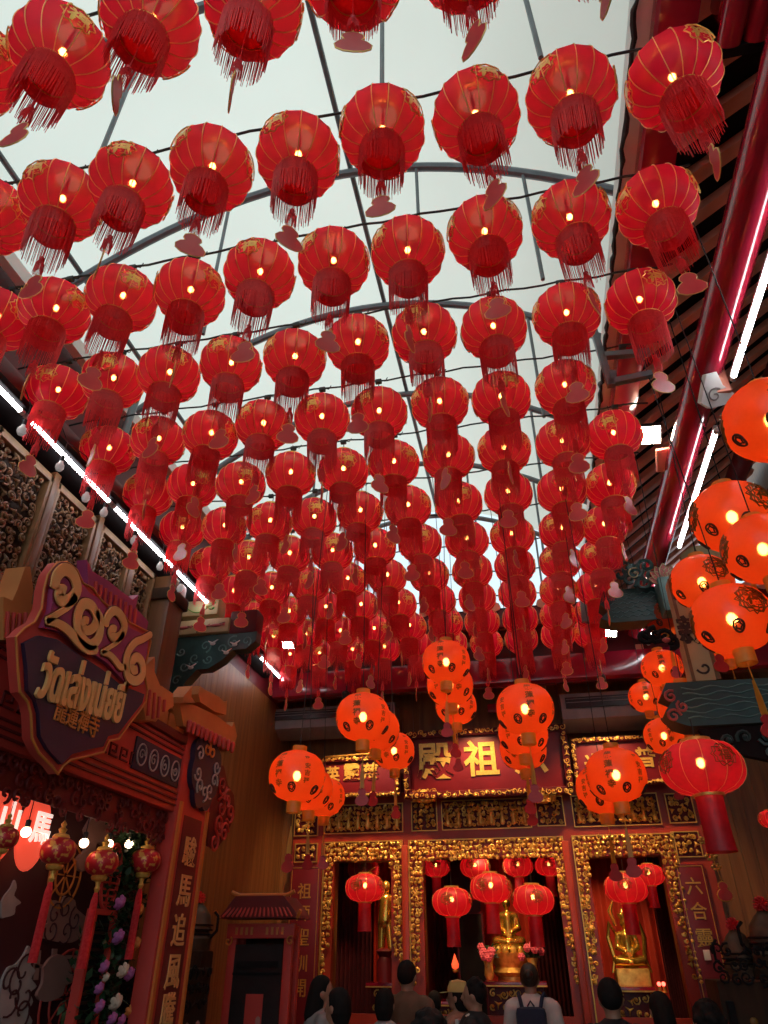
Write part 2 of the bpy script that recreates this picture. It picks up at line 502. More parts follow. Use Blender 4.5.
# floodlights
def flood(px, py, Z, w, h, label, on=True):
    d = ray(px, py); c = C0 + d * (Z / d.z); t = thing('floodlight', label, 'floodlight', c)
    n = Vector((-.15, -.55, -.8)).normalized(); u = Vector((1, 0, 0)); u = (u - n * u.dot(n)).normalized(); f = Fr(c, u, n.cross(u))
    MB().fbox(f, -w / 2 - .015, w / 2 + .015, -h / 2 - .015, h / 2 + .015, -.06, 0, .008).build('housing', M_blk_gloss if on else M_rafter, t)
    MB().fbox(f, -w / 2, w / 2, -h / 2, h / 2, .0, .006).build('lens', M_flood if on else M_grey, t, label=None)
    MB().tube([f.p(-w / 2, 0, -.03), f.p(-w / 2, 0, -.16), f.p(w / 2, 0, -.16), f.p(w / 2, 0, -.03)], .008, 6).build('yoke', M_steel, t)


flood(651, 435, 3.75, .15, .15, 'lit square floodlight under the right eave, bright yellow-white')
flood(611, 633, 3.15, .12, .09, 'distant lit floodlight under the right eave, beside the last lanterns')
flood(288, 645, 3.2, .14, .09, 'distant lit floodlight behind the left hand lanterns')
# unlit brown access panel beside the first floodlight
d = ray(672, 459); c = C0 + d * (3.55 / d.z)
t = thing('junction_box', 'unlit red-brown square box mounted beside the first floodlight', 'box', c)
f = Fr(c, (1, 0, .1), (0, -.8, .6)); MB().fbox(f, -.125, .125, -.10, .10, -.05, 0, .01).build('box_body', M_rafter, t); MB().fbox(f, -.095, .095, -.075, .075, 0, .008, .003).build('cover', M_rafter, t)
# steel brackets
t = thing('steel_bracket', 'grey square-tube bracket at the right edge of the tarpaulin, beside the rafters', 'bracket', hy(600, 350, 3.6))
for a, b in [((593, 328), (611, 386)), ((609, 383), (652, 374)), ((603, 356), (650, 352)), ((611, 386), (613, 372))]:
    pa, pb = hy(*a, 3.6), hy(*b, 3.6)
    dd = (pb - pa); f = Fr(pa, dd, dd.cross(Vector((0, 1, 0))))
    MB().fbox(f, 0, dd.length, -.022, .022, -.022, .022, .003).build('steel_tube', M_steel, t)
t = thing('steel_bracket', 'grey-blue steel post and arm at the left edge of the tarpaulin', 'bracket', hx(120, 430, -3.2))
for a, b, r in [((137, 396), (122, 440), .035), ((122, 432), (104, 432), .02), ((118, 395), (100, 420), .015)]:
    MB().tube([hx(*a, -3.2), hx(*b, -3.2)], r, 10).build('steel_tube', M_steel, t)
t = thing('steel_bracket', 'small far grey steel bracket at the right edge, over the last lanterns', 'bracket', hy(580, 600, 7.6))
for a, b in [((583, 600), (585, 622)), ((585, 620), (612, 619))]:
    pa, pb = hy(*a, 7.6), hy(*b, 7.6); dd = (pb - pa); f = Fr(pa, dd, dd.cross(Vector((0, 1, 0))))
    MB().fbox(f, 0, dd.length, -.035, .035, -.03, .03, .003).build('steel_tube', M_steel, t)

# ---- back eave over the hall front
be = thing('hall_eave', 'dark red eave with rafters over the hall front, behind the last lanterns', 'roof', (-.8, 9.2, 3.4 + H))
mb = MB(); mb.bevbox((-.1, 9.0, 3.15 + H), (6.6, .26, .34), .05); mb.build('eave_beam', M_lacq, be)
mb = MB(); mb.box((-.1, 9.32, 3.95 + H), (6.6, 1.15, .06), Matrix.Identity(4)); mb.build('roof_board', M_black, be)
for i in range(32): MB().bevbox((-3.3 + i * .21, 9.32, 3.86 + H), (.08, 1.14, .12), .005).build('rafter', M_rafter, be)
mb = MB(); mb.bevbox((-.1, 8.75, 3.82 + H), (6.8, .08, .26), .02); mb.build('fascia_board', M_lacqdark, be)
mb = MB(); mb.box((-.1, 9.12, 3.6 + H), (6.8, .05, .6)); mb.build('frieze_board', M_lacqdark, be)
for i in range(34): MB().tube([(-3.4 + i * .2, 8.66, 3.97 + H), (-3.4 + i * .2, 9.9, 4.35 + H)], .06, 8).build('roof_tile_row', M_rafter, be)
for x in (-1.6, -.3, 0.9): MB().bevbox((x, 8.85, 3.52 + H), (.75, .05, .07), .01).build('frieze_panel', M_woodcarve, be)
# ------------------------------------------------------------------ red festival lanterns
LR, LH = .209, .165


def shell_prof(rmax, hh, rt, n=10, power=.72):
    out = []
    for i in range(n + 1):
        z = -hh + 2 * hh * i / n; q = abs(z / hh)
        r = rt + (rmax - rt) * max(0, 1 - q ** 2.3) ** .62
        out.append((r, z))
    return out


def lobed(prof, nr, sag, sub=4):
    """globe of flat-ish silk gores between wire ribs"""
    n = nr * sub; vs = []; fs = []; rt = prof[0][0]; rm = max(r for r, z in prof)
    for r, z in prof:
        w = (r - rt) / (rm - rt)
        for k in range(n):
            q = (k % sub) / sub; dd = 1 - sag * w * math.sin(PI * q)
            a = 2 * PI * k / n; vs.append((r * dd * math.cos(a), r * dd * math.sin(a), z))
    m = len(prof)
    fs = [(i * n + k, i * n + (k + 1) % n, (i + 1) * n + (k + 1) % n, (i + 1) * n + k) for i in range(m - 1) for k in range(n)]
    return vs, fs


def surf(prof, az, z, off=.004):
    for i in range(len(prof) - 1):
        if prof[i][1] <= z <= prof[i + 1][1]:
            t = (z - prof[i][1]) / (prof[i + 1][1] - prof[i][1]); r = prof[i][0] * (1 - t) + prof[i + 1][0] * t
            return Vector(((r + off) * math.cos(az), (r + off) * math.sin(az), z))
    return Vector((0, 0, z))


def wrap_text(mb, st, prof, az0, z0, size, rmax, bold=.02, off=.005):
    vs, fs = textmesh(st, bold)
    bm = bmesh.new(); bv = [bm.verts.new((v[0] * size, v[1] * size, 0 if v[2] < .5 else 1)) for v in vs]
    for f in fs:
        if all(vs[i][2] > .5 for i in f):
            try: bm.faces.new([bv[i] for i in f])
            except ValueError: pass
    bmesh.ops.delete(bm, geom=[v for v in bm.verts if not v.link_faces], context='VERTS')
    lng = [e for e in bm.edges if e.calc_length() > .03]
    if lng: bmesh.ops.subdivide_edges(bm, edges=lng, cuts=2); bmesh.ops.triangulate(bm, faces=bm.faces[:])
    bm.verts.index_update()
    zs = [p[1] for p in prof]
    P = [surf(prof, az0 + v.co.x / rmax, min(max(z0 + v.co.y * .92, zs[0]), zs[-1]), off) for v in bm.verts]
    mb.add(P, [[v.index for v in f.verts] for f in bm.faces]); bm.free()


def ring_deco(mb, prof, az0, z0, r0, rmax, w=.006, petals=0, off=.006):
    pts = []
    for i in range(28):
        a = 2 * PI * i / 28; rr = r0 * (1 + .12 * math.cos(petals * a)) if petals else r0
        pts.append(surf(prof, az0 + rr * math.cos(a) / rmax, z0 + rr * math.sin(a) * .92, off))
    mb.tube(pts, w, 4, closed=True)


PROF = shell_prof(LR, LH, .085, 12)
GOURD = [(.0, .075)] + [(.018 * 1, .07), (.036, .055), (.04, .035), (.03, .015), (.05, .0), (.066, -.025), (.062, -.055), (.035, -.075), (.0, -.08)]


def gourd(s=1.0): return [(x * s, z * s) for x, z in GOURD] + [(-x * s, z * s) for x, z in GOURD[::-1][1:-1]]


def make_lantern():
    t = thing('red_lantern', 'red lantern', 'lantern')
    vs, fs = lobed(PROF, 16, .022, 4); MB().add(vs, fs).build('silk_globe', M_silk, t, local=True)
    mb = MB()
    for k in range(16):
        a = 2 * PI * k / 16; mb.tube([(r * 1.008 * math.cos(a), r * 1.008 * math.sin(a), z) for r, z in PROF], .0028, 4)
    mb.build('gold_piping', M_goldthread, t, local=True)
    MB().lathe([(.092, LH - .012), (.096, LH), (.092, LH + .022), (.07, LH + .026), (.07, LH - .01), (.092, LH - .012)], 28, cap=False).build('top_collar', M_gold, t, local=True)
    MB().lathe([(.098, -LH + .006), (.103, -LH), (.100, -LH - .008), (.097, -LH - .008), (.097, -LH + .006), (.098, -LH + .006)], 28, cap=False).build('bottom_collar', M_gold, t, local=True)
    MB().lathe([(.0, -LH - .002), (.096, -LH - .002), (.096, -LH + .003), (.0, -LH + .003)], 24, cap=False).build('added_light_stop', M_fringe, t, local=True)  # disc added to keep the bulb from shining down onto collar and fringe
    # fringe
    g = random.Random(5); mb = MB(); z0 = -LH - .01
    mb.lathe([(.101, z0 + .004), (.104, z0 - .04), (.102, z0 - .085)], 28, cap=False)
    for k in range(120):
        a = 2 * PI * (k + g.uniform(-.4, .4)) / 120; r = .105 + g.uniform(-.003, .005); L = g.uniform(.225, .285); da = g.uniform(-.05, .05)
        mb.tube([(r * math.cos(a), r * math.sin(a), z0), (r * math.cos(a + da * .3), r * math.sin(a + da * .3), z0 - L * .5),
                 (r * .97 * math.cos(a + da), r * .97 * math.sin(a + da), z0 - L)], [.0026, .0022, .0014], 3, caps=False)
    mb.build('fringe', M_fringe, t, local=True)
    # bulb
    b = MB(); b.ball((0, 0, .03), (.0155, .0155, .020), 12, 8); bo = b.build('light_bulb', M_bulb, t, local=True)
    MB().tube([(0, 0, .05), (0, 0, LH + .02)], .009, 6).build('lamp_holder', M_cable, t, local=True)
    MB().tube([(0, 0, LH + .01), (0, 0, LH + .14)], .004, 5).build('hanging_cord', M_cable, t, local=True)
    # tassel
    mb = MB(); mb.tube([(0, 0, -LH), (.0, 0, -.47)], .003, 4); mb.ball((0, 0, -.455), .013, 8, 6)
    for k in range(26):
        a = 2 * PI * k / 26; mb.tube([(0.006 * math.cos(a), .006 * math.sin(a), -.46), (.020 * math.cos(a), .020 * math.sin(a), -.50), (.022 * math.cos(a), .022 * math.sin(a), -.55 - g.uniform(0, .03))], .0018, 3, caps=False)
    mb.build('tassel', M_fringe, t, local=True)
    f = Fr((0, 0, -.655), (1, 0, 0), (0, 0, 1)); mb = MB(); mb.prism(gourd(), f, -.002, .002)
    ch = mb.build('charm_tag', M_charm, t, local=True)
    mb = MB(); mb.tube([f.p(x, z, 0) for x, z in gourd(1.02)], .0032, 4, closed=True); mb.tube([(0, 0, -.56), (0, 0, -.58)], .002, 4)
    mb.build('charm_rim', M_goldthread, ch, local=True)
    for az, zz in ((R(-90), -.015), (R(30), -.015), (R(150), -.015)):
        mb = MB(); wrap_text(mb, '福', PROF, az, zz, .095, LR, .03); ring_deco(mb, PROF, az, zz, .068, LR, .0035, 8)
        mb.build('gold_emblem', M_gold, t, local=True)
    return t


GX = [.293, .160, .027, -.106, -.239, -.371, -.503, -.632, -.762, -.889]
proto = make_lantern(); used = False
g = random.Random(21)
LZ = 3.4
SIDE = ['rightmost', 'second from the right', 'third from the right', 'fourth from the right', 'fifth from the right',
        'fifth from the left', 'fourth from the left', 'third from the left', 'second from the left', 'leftmost']
ROWN = ['row nearest the camera', 'second row from the camera', 'third row from the camera', 'fourth row from the camera',
        'fifth row from the camera', 'sixth row from the camera', 'seventh row from the camera', 'sixth row from the far end', 'fifth row from the far end',
        'fourth row from the far end', 'second to last row by the hall', 'last row before the hall']
ROWN = ['row nearest the camera', 'second row from the camera', 'third row from the camera', 'fourth row from the camera',
        'fifth row from the camera', 'sixth row from the camera', 'sixth row from the hall', 'fifth row from the hall', 'fourth row from the hall',
        'third row from the hall', 'second row from the hall', 'row closest to the hall']
for k in range(12):
    Y = (.335 + .196 * k) * LZ
    for c, X in enumerate(GX):
        if k == 0 and c in (0, 8, 9): continue
        if k == 1 and c == 9: continue
        if k == 4 and c == 0: continue          # the steel bracket fills this gap
        o = copy_tree(proto) if used else proto; used = True
        x = X * LZ + g.uniform(-.009, .009) - (.055 if c == 0 and k > 4 else 0); yy = Y + g.uniform(-.022, .022); z = LZ + H + g.uniform(-.02, .02)
        o.location = (x, yy, z); o.rotation_euler = (g.uniform(-.05, .05), g.uniform(-.05, .05), g.uniform(0, 2 * PI))
        o['label'] = 'red silk lantern with fringe, %s in the %s' % (SIDE[c], ROWN[k])
        o['category'] = 'lantern'; o['group'] = 'red silk lanterns hung in rows under the tarpaulin'
    # lantern cable for the row
    t = thing('lantern_cable', 'black cable that carries the %s of red lanterns' % ROWN[k].split(',')[0], 'cable', (-1, Y, LZ + H + .3))
    pts = []
    for i in range(41):
        x = 1.25 - i * (4.7 / 40); s = .02 * math.sin(i * 1.9 + k); pts.append((x, Y, LZ + H + .315 + s * .5))
    MB().tube(pts, .0075, 6).build('wire', M_cable, t)
    for c, X in enumerate(GX):
        mb = MB(); mb.bevbox((X * LZ, Y, LZ + H + .305), (.05, .03, .035), .006); mb.tube([(X * LZ - .02, Y, LZ + H + .33), (X * LZ + .05, Y + .01, LZ + H + .31), (X * LZ + .07, Y, LZ + H + .335)], .004, 4)
        mb.build('lamp_clip', M_cable, t)
# ------------------------------------------------------------------ orange lanterns on the right and before the hall
PO = shell_prof(.2, .172, .05, 12)
BAND = ['龍', '蓮', '禪', '寺']


def medallion(mb, az, z, s=.028):
    ring_deco(mb, PO, az, z, s, .2, .0055, 0, .003)
    ring_deco(mb, PO, az, z, s * .55, .2, .004, 5, .003)
    for q in range(5):
        a = q * 2 * PI / 5; p = surf(PO, az + s * .6 * math.cos(a) / .2, z + s * .6 * math.sin(a), .003); mb.ball(p, .005, 5, 4)


def make_orange(kind):
    t = thing('orange_lantern', 'orange lantern', 'lantern')
    vs, fs = lobed(PO, 24, .012, 2); MB().add(vs, fs).build('globe', M_silk_hot, t, local=True)
    MB().lathe([(.048, .165), (.052, .172), (.052, .205), (.046, .205), (.046, .17), (.048, .165)], 20, cap=False).build('top_collar', M_yellow, t, local=True)
    MB().lathe([(.050, -.17), (.052, -.175), (.05, -.245), (.045, -.245), (.046, -.172), (.05, -.17)], 20, cap=False).build('yellow_collar', M_yellow, t, local=True)
    b = MB(); b.ball((0, 0, .0), (.024, .024, .03), 12, 8); b.build('light_bulb', M_bulbhot, t, local=True)
    MB().tube([(0, 0, .02), (0, 0, .2)], .010, 6).build('lamp_holder', M_cable, t, local=True)
    mb = MB()
    if kind == 0:
        for j in range(3):
            az = R(-90) + j * 2 * PI / 3
            for i, c in enumerate(BAND): wrap_text(mb, c, PO, az, .105 - i * .062, .056, .2, .03, .004)
            for i, c in enumerate('平安吉祥'): wrap_text(mb, c, PO, az + 1.05, .085 - i * .048, .042, .2, .03, .004)
    else:
        for j in range(3):
            az = R(-90) + j * 2 * PI / 3
            wrap_text(mb, '福', PO, az, .02, .08, .2, .03, .004)
            for rr, pt in ((.066, 8), (.080, 12), (.056, 6), (.072, 5), (.049, 9)): ring_deco(mb, PO, az, .02, rr, .2, .0035, pt, .003)
    mb.build('gold_lettering', M_goldink, t, local=True)
    mb = MB()
    for j in range(6): medallion(mb, R(-60) + j * PI / 3, -.105)
    mb.build('black_medallions', M_ink, t, local=True)
    MB().tube([(0, 0, -.24), (.004, 0, -.34), (0, 0, -.44)], .0035, 5).build('cord', M_yellow, t, local=True)
    mb = MB(); gg = random.Random(2)
    for k in range(16):
        a = 2 * PI * k / 16; mb.tube([(.004 * math.cos(a), .004 * math.sin(a), -.33), (.012 * math.cos(a), .012 * math.sin(a), -.42), (.014 * math.cos(a), .014 * math.sin(a), -.50)], .0028, 3)
    mb.build('yellow_tassel', M_yellow, t, local=True)
    f = Fr((0, 0, -.555), (1, 0, 0), (0, 0, 1)); MB().prism(gourd(.75), f, -.004, .004).build('red_charm', M_charmred, t, local=True)
    return t


M_goldink = pmat('olive_gold_ink', (.26, .12, .02), (.16, .07, .012), 30, .4, .3)
M_charmred = pmat('red_charm_plastic', (.55, .03, .03), (.45, .02, .025), 8, .4)
M_ink = pmat('black_ink', (.03, .008, .006), (.05, .012, .008), 30, .6)
ORA = make_orange(0); ORB = make_orange(1); usedO = [False, False]
g = random.Random(8)
# px, py, width px, kind, label
OL = [
 (297, 776, 56, 0, 'orange paper lantern, front and largest of the low left cluster beside the wooden wall'),
 (309, 789, 47, 0, 'orange lantern in the middle of the low left cluster, half hidden by the front one'),
 (324, 797, 42, 0, 'orange lantern at the back right of the low left cluster over the carved panels'),
 (363, 717, 54, 0, 'orange lantern, front of the diagonal trio left of the big signboard character'),
 (376, 729, 47, 0, 'orange lantern in the middle of the diagonal trio left of the signboard'),
 (394, 751, 41, 0, 'orange lantern at the lower right end of the trio, overlapping the signboard left edge'),
 (446, 662, 48, 0, 'orange lantern topmost of the central stack, partly behind red lantern tassels'),
 (450, 685, 46, 0, 'orange lantern in the middle of the central stack above the signboard'),
 (456, 706, 41, 0, 'orange lantern lowest of the central stack, touching the top of the signboard'),
 (525, 709, 57, 0, 'orange lantern on top of the stack of three covering the right signboard character'),
 (523, 733, 49, 0, 'orange lantern in the middle of the stack over the right signboard character'),
 (523, 749, 46, 0, 'orange lantern lowest of the stack over the right signboard character'),
 (616, 775, 59, 0, 'orange lantern, front of the pair hanging over the right hand carved panels'),
 (603, 789, 53, 0, 'orange lantern behind the front one of the pair over the right carved panels'),
 (771, 420, 90, 1, 'big orange lantern cut by the right edge of the photo, highest of the right group'),
 (732, 517, 78, 1, 'orange lantern with dragon roundel, second highest on the right side'),
 (763, 549, 76, 1, 'orange lantern cut by the right edge, below and nearer than the second highest'),
 (702, 582, 60, 1, 'orange lantern left of the biggest right hand ones, beside the pink lotus bracket'),
 (732, 619, 77, 1, 'big orange lantern with black medallions in front of the cream post'),
 (724, 642, 44, 1, 'orange lantern mostly hidden behind the big one by the cream post'),
 (664, 618, 40, 1, 'orange lantern behind the curled black carving, left of the cream post'),
 (662, 668, 40, 0, 'orange lantern just left of the cream post foot'),
 (646, 697, 34, 0, 'smallest orange lantern, leftmost of the right hand group'),
 (686, 707, 54, 1, 'orange lantern partly hidden by the left end of the teal wave beam'),
 (664, 736, 39, 0, 'orange lantern below the wave beam end, above the crimson lantern'),
]
DIST = {6: 5.4, 7: 5.95, 8: 6.6, 11: 6.2, 15: 3.95, 16: 3.3}
for i, (px, py, wd, kd, lab) in enumerate(OL):
    base = (ORA, ORB)[kd]; o = copy_tree(base) if usedO[kd] else base; usedO[kd] = True
    dd = DIST.get(i, .4 * FPX / wd); c = hd(px, py, dd); o.location = c; o.scale = (dd * wd / FPX / .4,) * 3; o.rotation_euler = (g.uniform(-.04, .04), g.uniform(-.04, .04), g.uniform(-.5, .5) + (.3 if kd else 0))
    o['label'] = lab; o['category'] = 'lantern'
    o['group'] = 'orange paper lanterns in the right hand group' if i >= 14 else 'orange paper lanterns before the hall'
    top = 4.3 + H if c.x > 1.3 else 3.75 + H
    if c.y > 5: top = 4.0 + H
    top = max(top, c.z + .5)
    top = min(top, 6.2)
    if c.z < top - .3:
        MB().tube([(0, 0, .2), (0, 0, top - c.z)], .0035, 5).build('hanging_cord', M_cable, o, local=True)

# ---- crimson lanterns with a cloth skirt
PC = shell_prof(.25, .165, .09, 12)


def make_crimson():
    t = thing('crimson_lantern', 'crimson lantern', 'lantern')
    vs, fs = lobed(PC, 12, .02, 4); MB().add(vs, fs).build('globe', M_silk_mag, t, local=True)
    mb = MB()
    for k in range(12):
        a = 2 * PI * k / 12; mb.tube([(r * 1.004 * math.cos(a), r * 1.004 * math.sin(a), z) for r, z in PC], .0025, 4)
    mb.build('gold_piping', M_goldthread, t, local=True)
    MB().lathe([(.088, .155), (.093, .165), (.09, .185), (.07, .185), (.07, .16), (.088, .155)], 24, cap=False).build('top_collar', M_gold, t, local=True)
    MB().lathe([(.092, -.155), (.096, -.165), (.092, -.18), (.085, -.18), (.085, -.155), (.092, -.155)], 24, cap=False).build('bottom_collar', M_gold, t, local=True)
    prof = [(.080, -.172), (.078, -.3), (.080, -.42), (.086, -.50)]
    MB().lathe(prof, 32, cap=False).build('cloth_skirt', M_silk_mag, t, local=True)
    b = MB(); b.ball((0, 0, .03), (.022, .022, .028), 12, 8); b.build('light_bulb', M_bulb, t, local=True)
    MB().tube([(0, 0, .05), (0, 0, .32)], .004, 6).build('hanging_cord', M_cable, t, local=True)
    mb = MB()
    for j in range(4):
        az = R(-90) + j * PI / 2; wrap_text(mb, '福', PC, az, .03, .08, .25, .02, .004)
        for rr, pt in ((.06, 8), (.075, 10)): ring_deco(mb, PC, az, .03, rr, .25, .0035, pt, .004)
    mb.build('gold_pattern', M_goldink, t, local=True)
    return t


CR = make_crimson(); usedC = False
CL = [(702, 768, 80, 'large crimson lantern with a long cloth skirt, right of the signboards, below the teal beam'),
 (365, 888, 39, 'red lantern with skirt hanging in the left shrine opening'),
 (363, 869, 33, 'dimmer red lantern just behind and above the one in the left shrine opening'),
 (452, 902, 40, 'red lantern hanging left of the seated golden buddha'),
 (491, 888, 41, 'red lantern hanging highest and in the middle, above the golden buddha'),
 (533, 900, 42, 'red lantern hanging right of the golden buddha'),
 (626, 888, 42, 'red lantern hanging in the middle of the right shrine opening'),
 (649, 875, 30, 'small red lantern at the right edge of the right shrine opening'),
 (436, 867, 28, 'dim red lantern at the top left corner of the centre shrine opening'),
 (475, 867, 30, 'dim red lantern deep in the centre opening, left of its middle'),
 (518, 866, 30, 'dim red lantern deep in the centre opening, right of its middle'),
 (549, 866, 28, 'dim red lantern at the top right corner of the centre shrine opening')]
for i, (px, py, wd, lab) in enumerate(CL):
    o = copy_tree(CR) if usedC else CR; usedC = True
    dep = .5 * FPX / wd
    if i >= 8 or i in (2,): o.location = hy(px, py, 10.6); sc = wd * ((o.location - C0).dot(_F)) / FPX / .5
    elif i == 0: o.location = hd(px, py, dep); sc = 1
    else: o.location = hy(px, py, 9.45); sc = wd * ((o.location - C0).dot(_F)) / FPX / .5
    o.scale = (sc, sc, sc * .95); o.rotation_euler = (0, 0, g.uniform(-.4, .4))
    o['label'] = lab; o['category'] = 'lantern'; o['group'] = 'crimson lanterns with cloth skirts'
# small red lantern cut by right edge
o = copy_tree(CR); o.location = hd(771, 819, 5.2); o.scale = (.36,) * 3
o['label'] = 'little red lantern cut by the right edge, beside the brown wall'; o['category'] = 'lantern'; del o['group']
# ------------------------------------------------------------------ the hall front: signboards, carved screen
FB = FY(SY)


def bp(px, py, Y=SY): p = hy(px, py, Y); return (p.x, p.z)


def rectpx(x0, y0, x1, y1, Y=SY):
    a = bp(x0, (y0 + y1) / 2, Y); b = bp(x1, (y0 + y1) / 2, Y); c = bp((x0 + x1) / 2, y0, Y); d = bp((x0 + x1) / 2, y1, Y)
    return a[0], b[0], d[1], c[1]       # u0 u1 v0 v1


def signboard(x0, y0, x1, y1, chars, label, bw, Y=9.45, small=None):
    u0, u1, v0, v1 = rectpx(x0, y0, x1, y1, Y); lean = .12
    f = Fr(((u0 + u1) / 2, Y, (v0 + v1) / 2), (1, 0, 0), (0, -lean, 1)); w, h = (u1 - u0) / 2, (v1 - v0) / 2
    t = thing('signboard', label, 'sign', f.o)
    MB().fbox(f, -w, w, -h, h, -.06, 0, .01).build('board', M_signred, t)
    fm = MB()
    for a in (MB().fbox(f, -w, w, h - bw, h, 0, .05, .012), MB().fbox(f, -w, w, -h, -h + bw, 0, .05, .012),
              MB().fbox(f, -w, -w + bw, -h, h, 0, .05, .012), MB().fbox(f, w - bw, w, -h, h, 0, .05, .012)):
        fm.add(a.v, a.f)
    fo = fm.build('frame', M_lacqdark, t)
    mb = MB(); ins = lambda x, y: abs(x) > w - bw or abs(y) > h - bw
    scrolls(mb, Fr(f.p(0, 0, .05), f.u, f.v), ins, -w, w, -h, h, bw * .8, .009, .025, 3, 10, 4)
    mb.build('gilt_carving', M_gilt, t)
    for cpx, cpy, st, s in chars:
        a = hy(cpx, cpy, Y); cu = (a - f.o).dot(f.u); cv = (a - f.o).dot(f.v)
        MB().text(st, f.shift(cu, cv, .002), s, .016, .022).build('gold_character', M_gold, t)
    return t


M_signred = pmat('signboard_crimson', (.20, .012, .020), (.15, .008, .014), 3, .35)
signboard(404, 729, 570, 796, [(435, 761, '殿', .45), (481, 758, '祖', .45), (530, 756, '六', .43)],
          'large crimson signboard with three big gold characters over the centre opening', .085)
signboard(322, 757, 400, 797, [(371, 771, '慈', .22), (352, 772, '靈', .22), (333, 774, '英', .20)],
          'smaller crimson signboard with gold characters, left of the large one', .06, 9.5)
signboard(573, 737, 668, 785, [(594, 764, '光', .25), (645, 757, '普', .25)],
          'smaller crimson signboard with dim gold characters, right of the large one', .06, 9.5)

scr = thing('shrine_screen', 'vermilion and gilded carved screen wall of the shrine with three openings', 'shrine', (-.6, SY, 0))
# the panel behind everything, cut around openings
zt = bz(480, 795) + .06
xl, xr = bx(292, 900) - .02, bx(716, 900) + .05
mb = MB(); edges = [xl]
for a, b, t_ in OPEN: edges += [a, b]
edges.append(xr)
for i in range(0, len(edges), 2): mb.box(((edges[i] + edges[i + 1]) / 2, SY, 1.0 + zt / 2 - 1), (edges[i + 1] - edges[i], .10, zt))
for a, b, t_ in OPEN: mb.box(((a + b) / 2, SY, (t_ + zt) / 2), (b - a, .10, zt - t_))
for a, b, t_ in OPEN: mb.box(((a + b) / 2, SY, .55), (b - a, .10, 1.1))
mb.build('backing', M_shrine, scr)
mb = MB(); mb.box(((xl + xr) / 2, SY + .0, zt + .25), (xr - xl, .14, .5)); mb.build('lintel_board', M_lacqdark, scr)


def carved_panel(x0, y0, x1, y1, seed, cell=.075):
    u0, u1, v0, v1 = rectpx(x0, y0, x1, y1); f = Fr((0, SY - .05, 0))
    po = MB().fbox(f, u0, u1, v0, v1, -.0, .012).build('relief_panel', M_lacqdark, scr)
    mb = MB(); scrolls(mb, Fr((0, SY - .065, 0)), lambda x, y: True, u0 + .02, u1 - .02, v0 + .02, v1 - .02, cell * .8, .0125, .05, seed, 11, 5)
    gg = random.Random(seed); n = int((u1 - u0) / .13)
    for i in range(n if (u1 - u0) > .7 and y1 < 840 and y0 > 790 else 0):      # small standing figures
        x = u0 + (i + .5) * (u1 - u0) / n; h = (v1 - v0) * gg.uniform(.4, .55); z = v0 + .06
        mb.capsule((x, SY - .10, z), (x, SY - .10, z + h * .7), .032, .02, 7); mb.ball((x, SY - .11, z + h * .7 + .045), .026, 8, 6)
    mb.build('gilt_relief', M_gilt, po)
    b = .012; mb = MB()
    for q in ((u0 - b, u1 + b, v1, v1 + b), (u0 - b, u1 + b, v0 - b, v0), (u0 - b, u0, v0, v1), (u1, u1 + b, v0, v1)): mb.fbox(f, *q, 0, .03)
    mb.build('gold_moulding', M_goldline, po, smooth=False)


for i, q in enumerate([(297, 808, 319, 836), (327, 806, 403, 833), (413, 803, 437, 831), (443, 801, 530, 829), (537, 798, 563, 826), (573, 796, 658, 826), (667, 795, 692, 823),
                       (297, 845, 318, 862), (673, 833, 699, 857)]):
    carved_panel(*q, 40 + i)


def opening_carving(op, ox0, ox1, ytop, seed, taper):
    a, b, t_ = op; u0 = bx(ox0, 880); u1 = bx(ox1, 880); v1 = bz((ox0 + ox1) / 2, ytop); vb = bz((ox0 + ox1) / 2, 985)
    f = Fr((0, SY - .055, 0))

    def ins(x, y):
        if y > t_ - .02: return True
        k = max(0, min(1, (y - vb) / (t_ - vb))); wv = .35 + .65 * k ** .8
        return x < u0 + (a - u0) * wv + .01 or x > u1 - (u1 - b) * wv - .01
    mb = MB(); scrolls(mb, f, ins, u0, u1, vb, v1, .056, .0125, .06, seed, 11, 5)
    mb.build('gilt_openwork', M_gilt, scr)
    bb = .014
    for q in ((u0 - bb, u1 + bb, v1, v1 + bb), (u0 - bb, u0, .3, v1), (u1, u1 + bb, .3, v1)):
        MB().fbox(f, *q, 0, .035).build('gold_moulding', M_goldline, scr, smooth=False)


opening_carving(OPEN[0], 325, 403, 843, 61, 0)
opening_carving(OPEN[1], 411, 567, 840, 62, 0)
opening_carving(OPEN[2], 578, 681, 836, 63, 0)
for x in (bx(407, 900), bx(572, 900)):            # the two vermilion posts
    MB().bevbox((x, SY - .09, 1.45), (.085, .1, 2.9), .015).build('post', M_shrine, scr)
# couplet boards
def couplet(x0, x1, y0, y1, chars, label, hs):
    Y = SY - .07; u0, u1, _, v1 = rectpx(x0, y0, x1, y0 + 20, Y); v0 = .4; f = Fr((0, Y, 0))
    t = thing('couplet_board', label, 'sign', ((u0 + u1) / 2, Y, v0))
    MB().fbox(f, u0, u1, v0, v1, 0, .03, .006).build('board', M_signred, t)
    mb = MB(); b = .02
    for q in ((u0 + b, u1 - b, v1 - b - .008, v1 - b), (u0 + b, u0 + b + .008, v0, v1 - b), (u1 - b - .008, u1 - b, v0, v1 - b)): mb.fbox(f, *q, .03, .036)
    mb.build('gold_line', M_goldline, t, smooth=False)
    cu = (u0 + u1) / 2
    for st, py in zip(chars, hs):
        z = hy((x0 + x1) / 2, py, Y).z; MB().text(st, Fr((cu, Y - .03, z)), .18, .006, .008).build('gold_character', M_goldline, t)


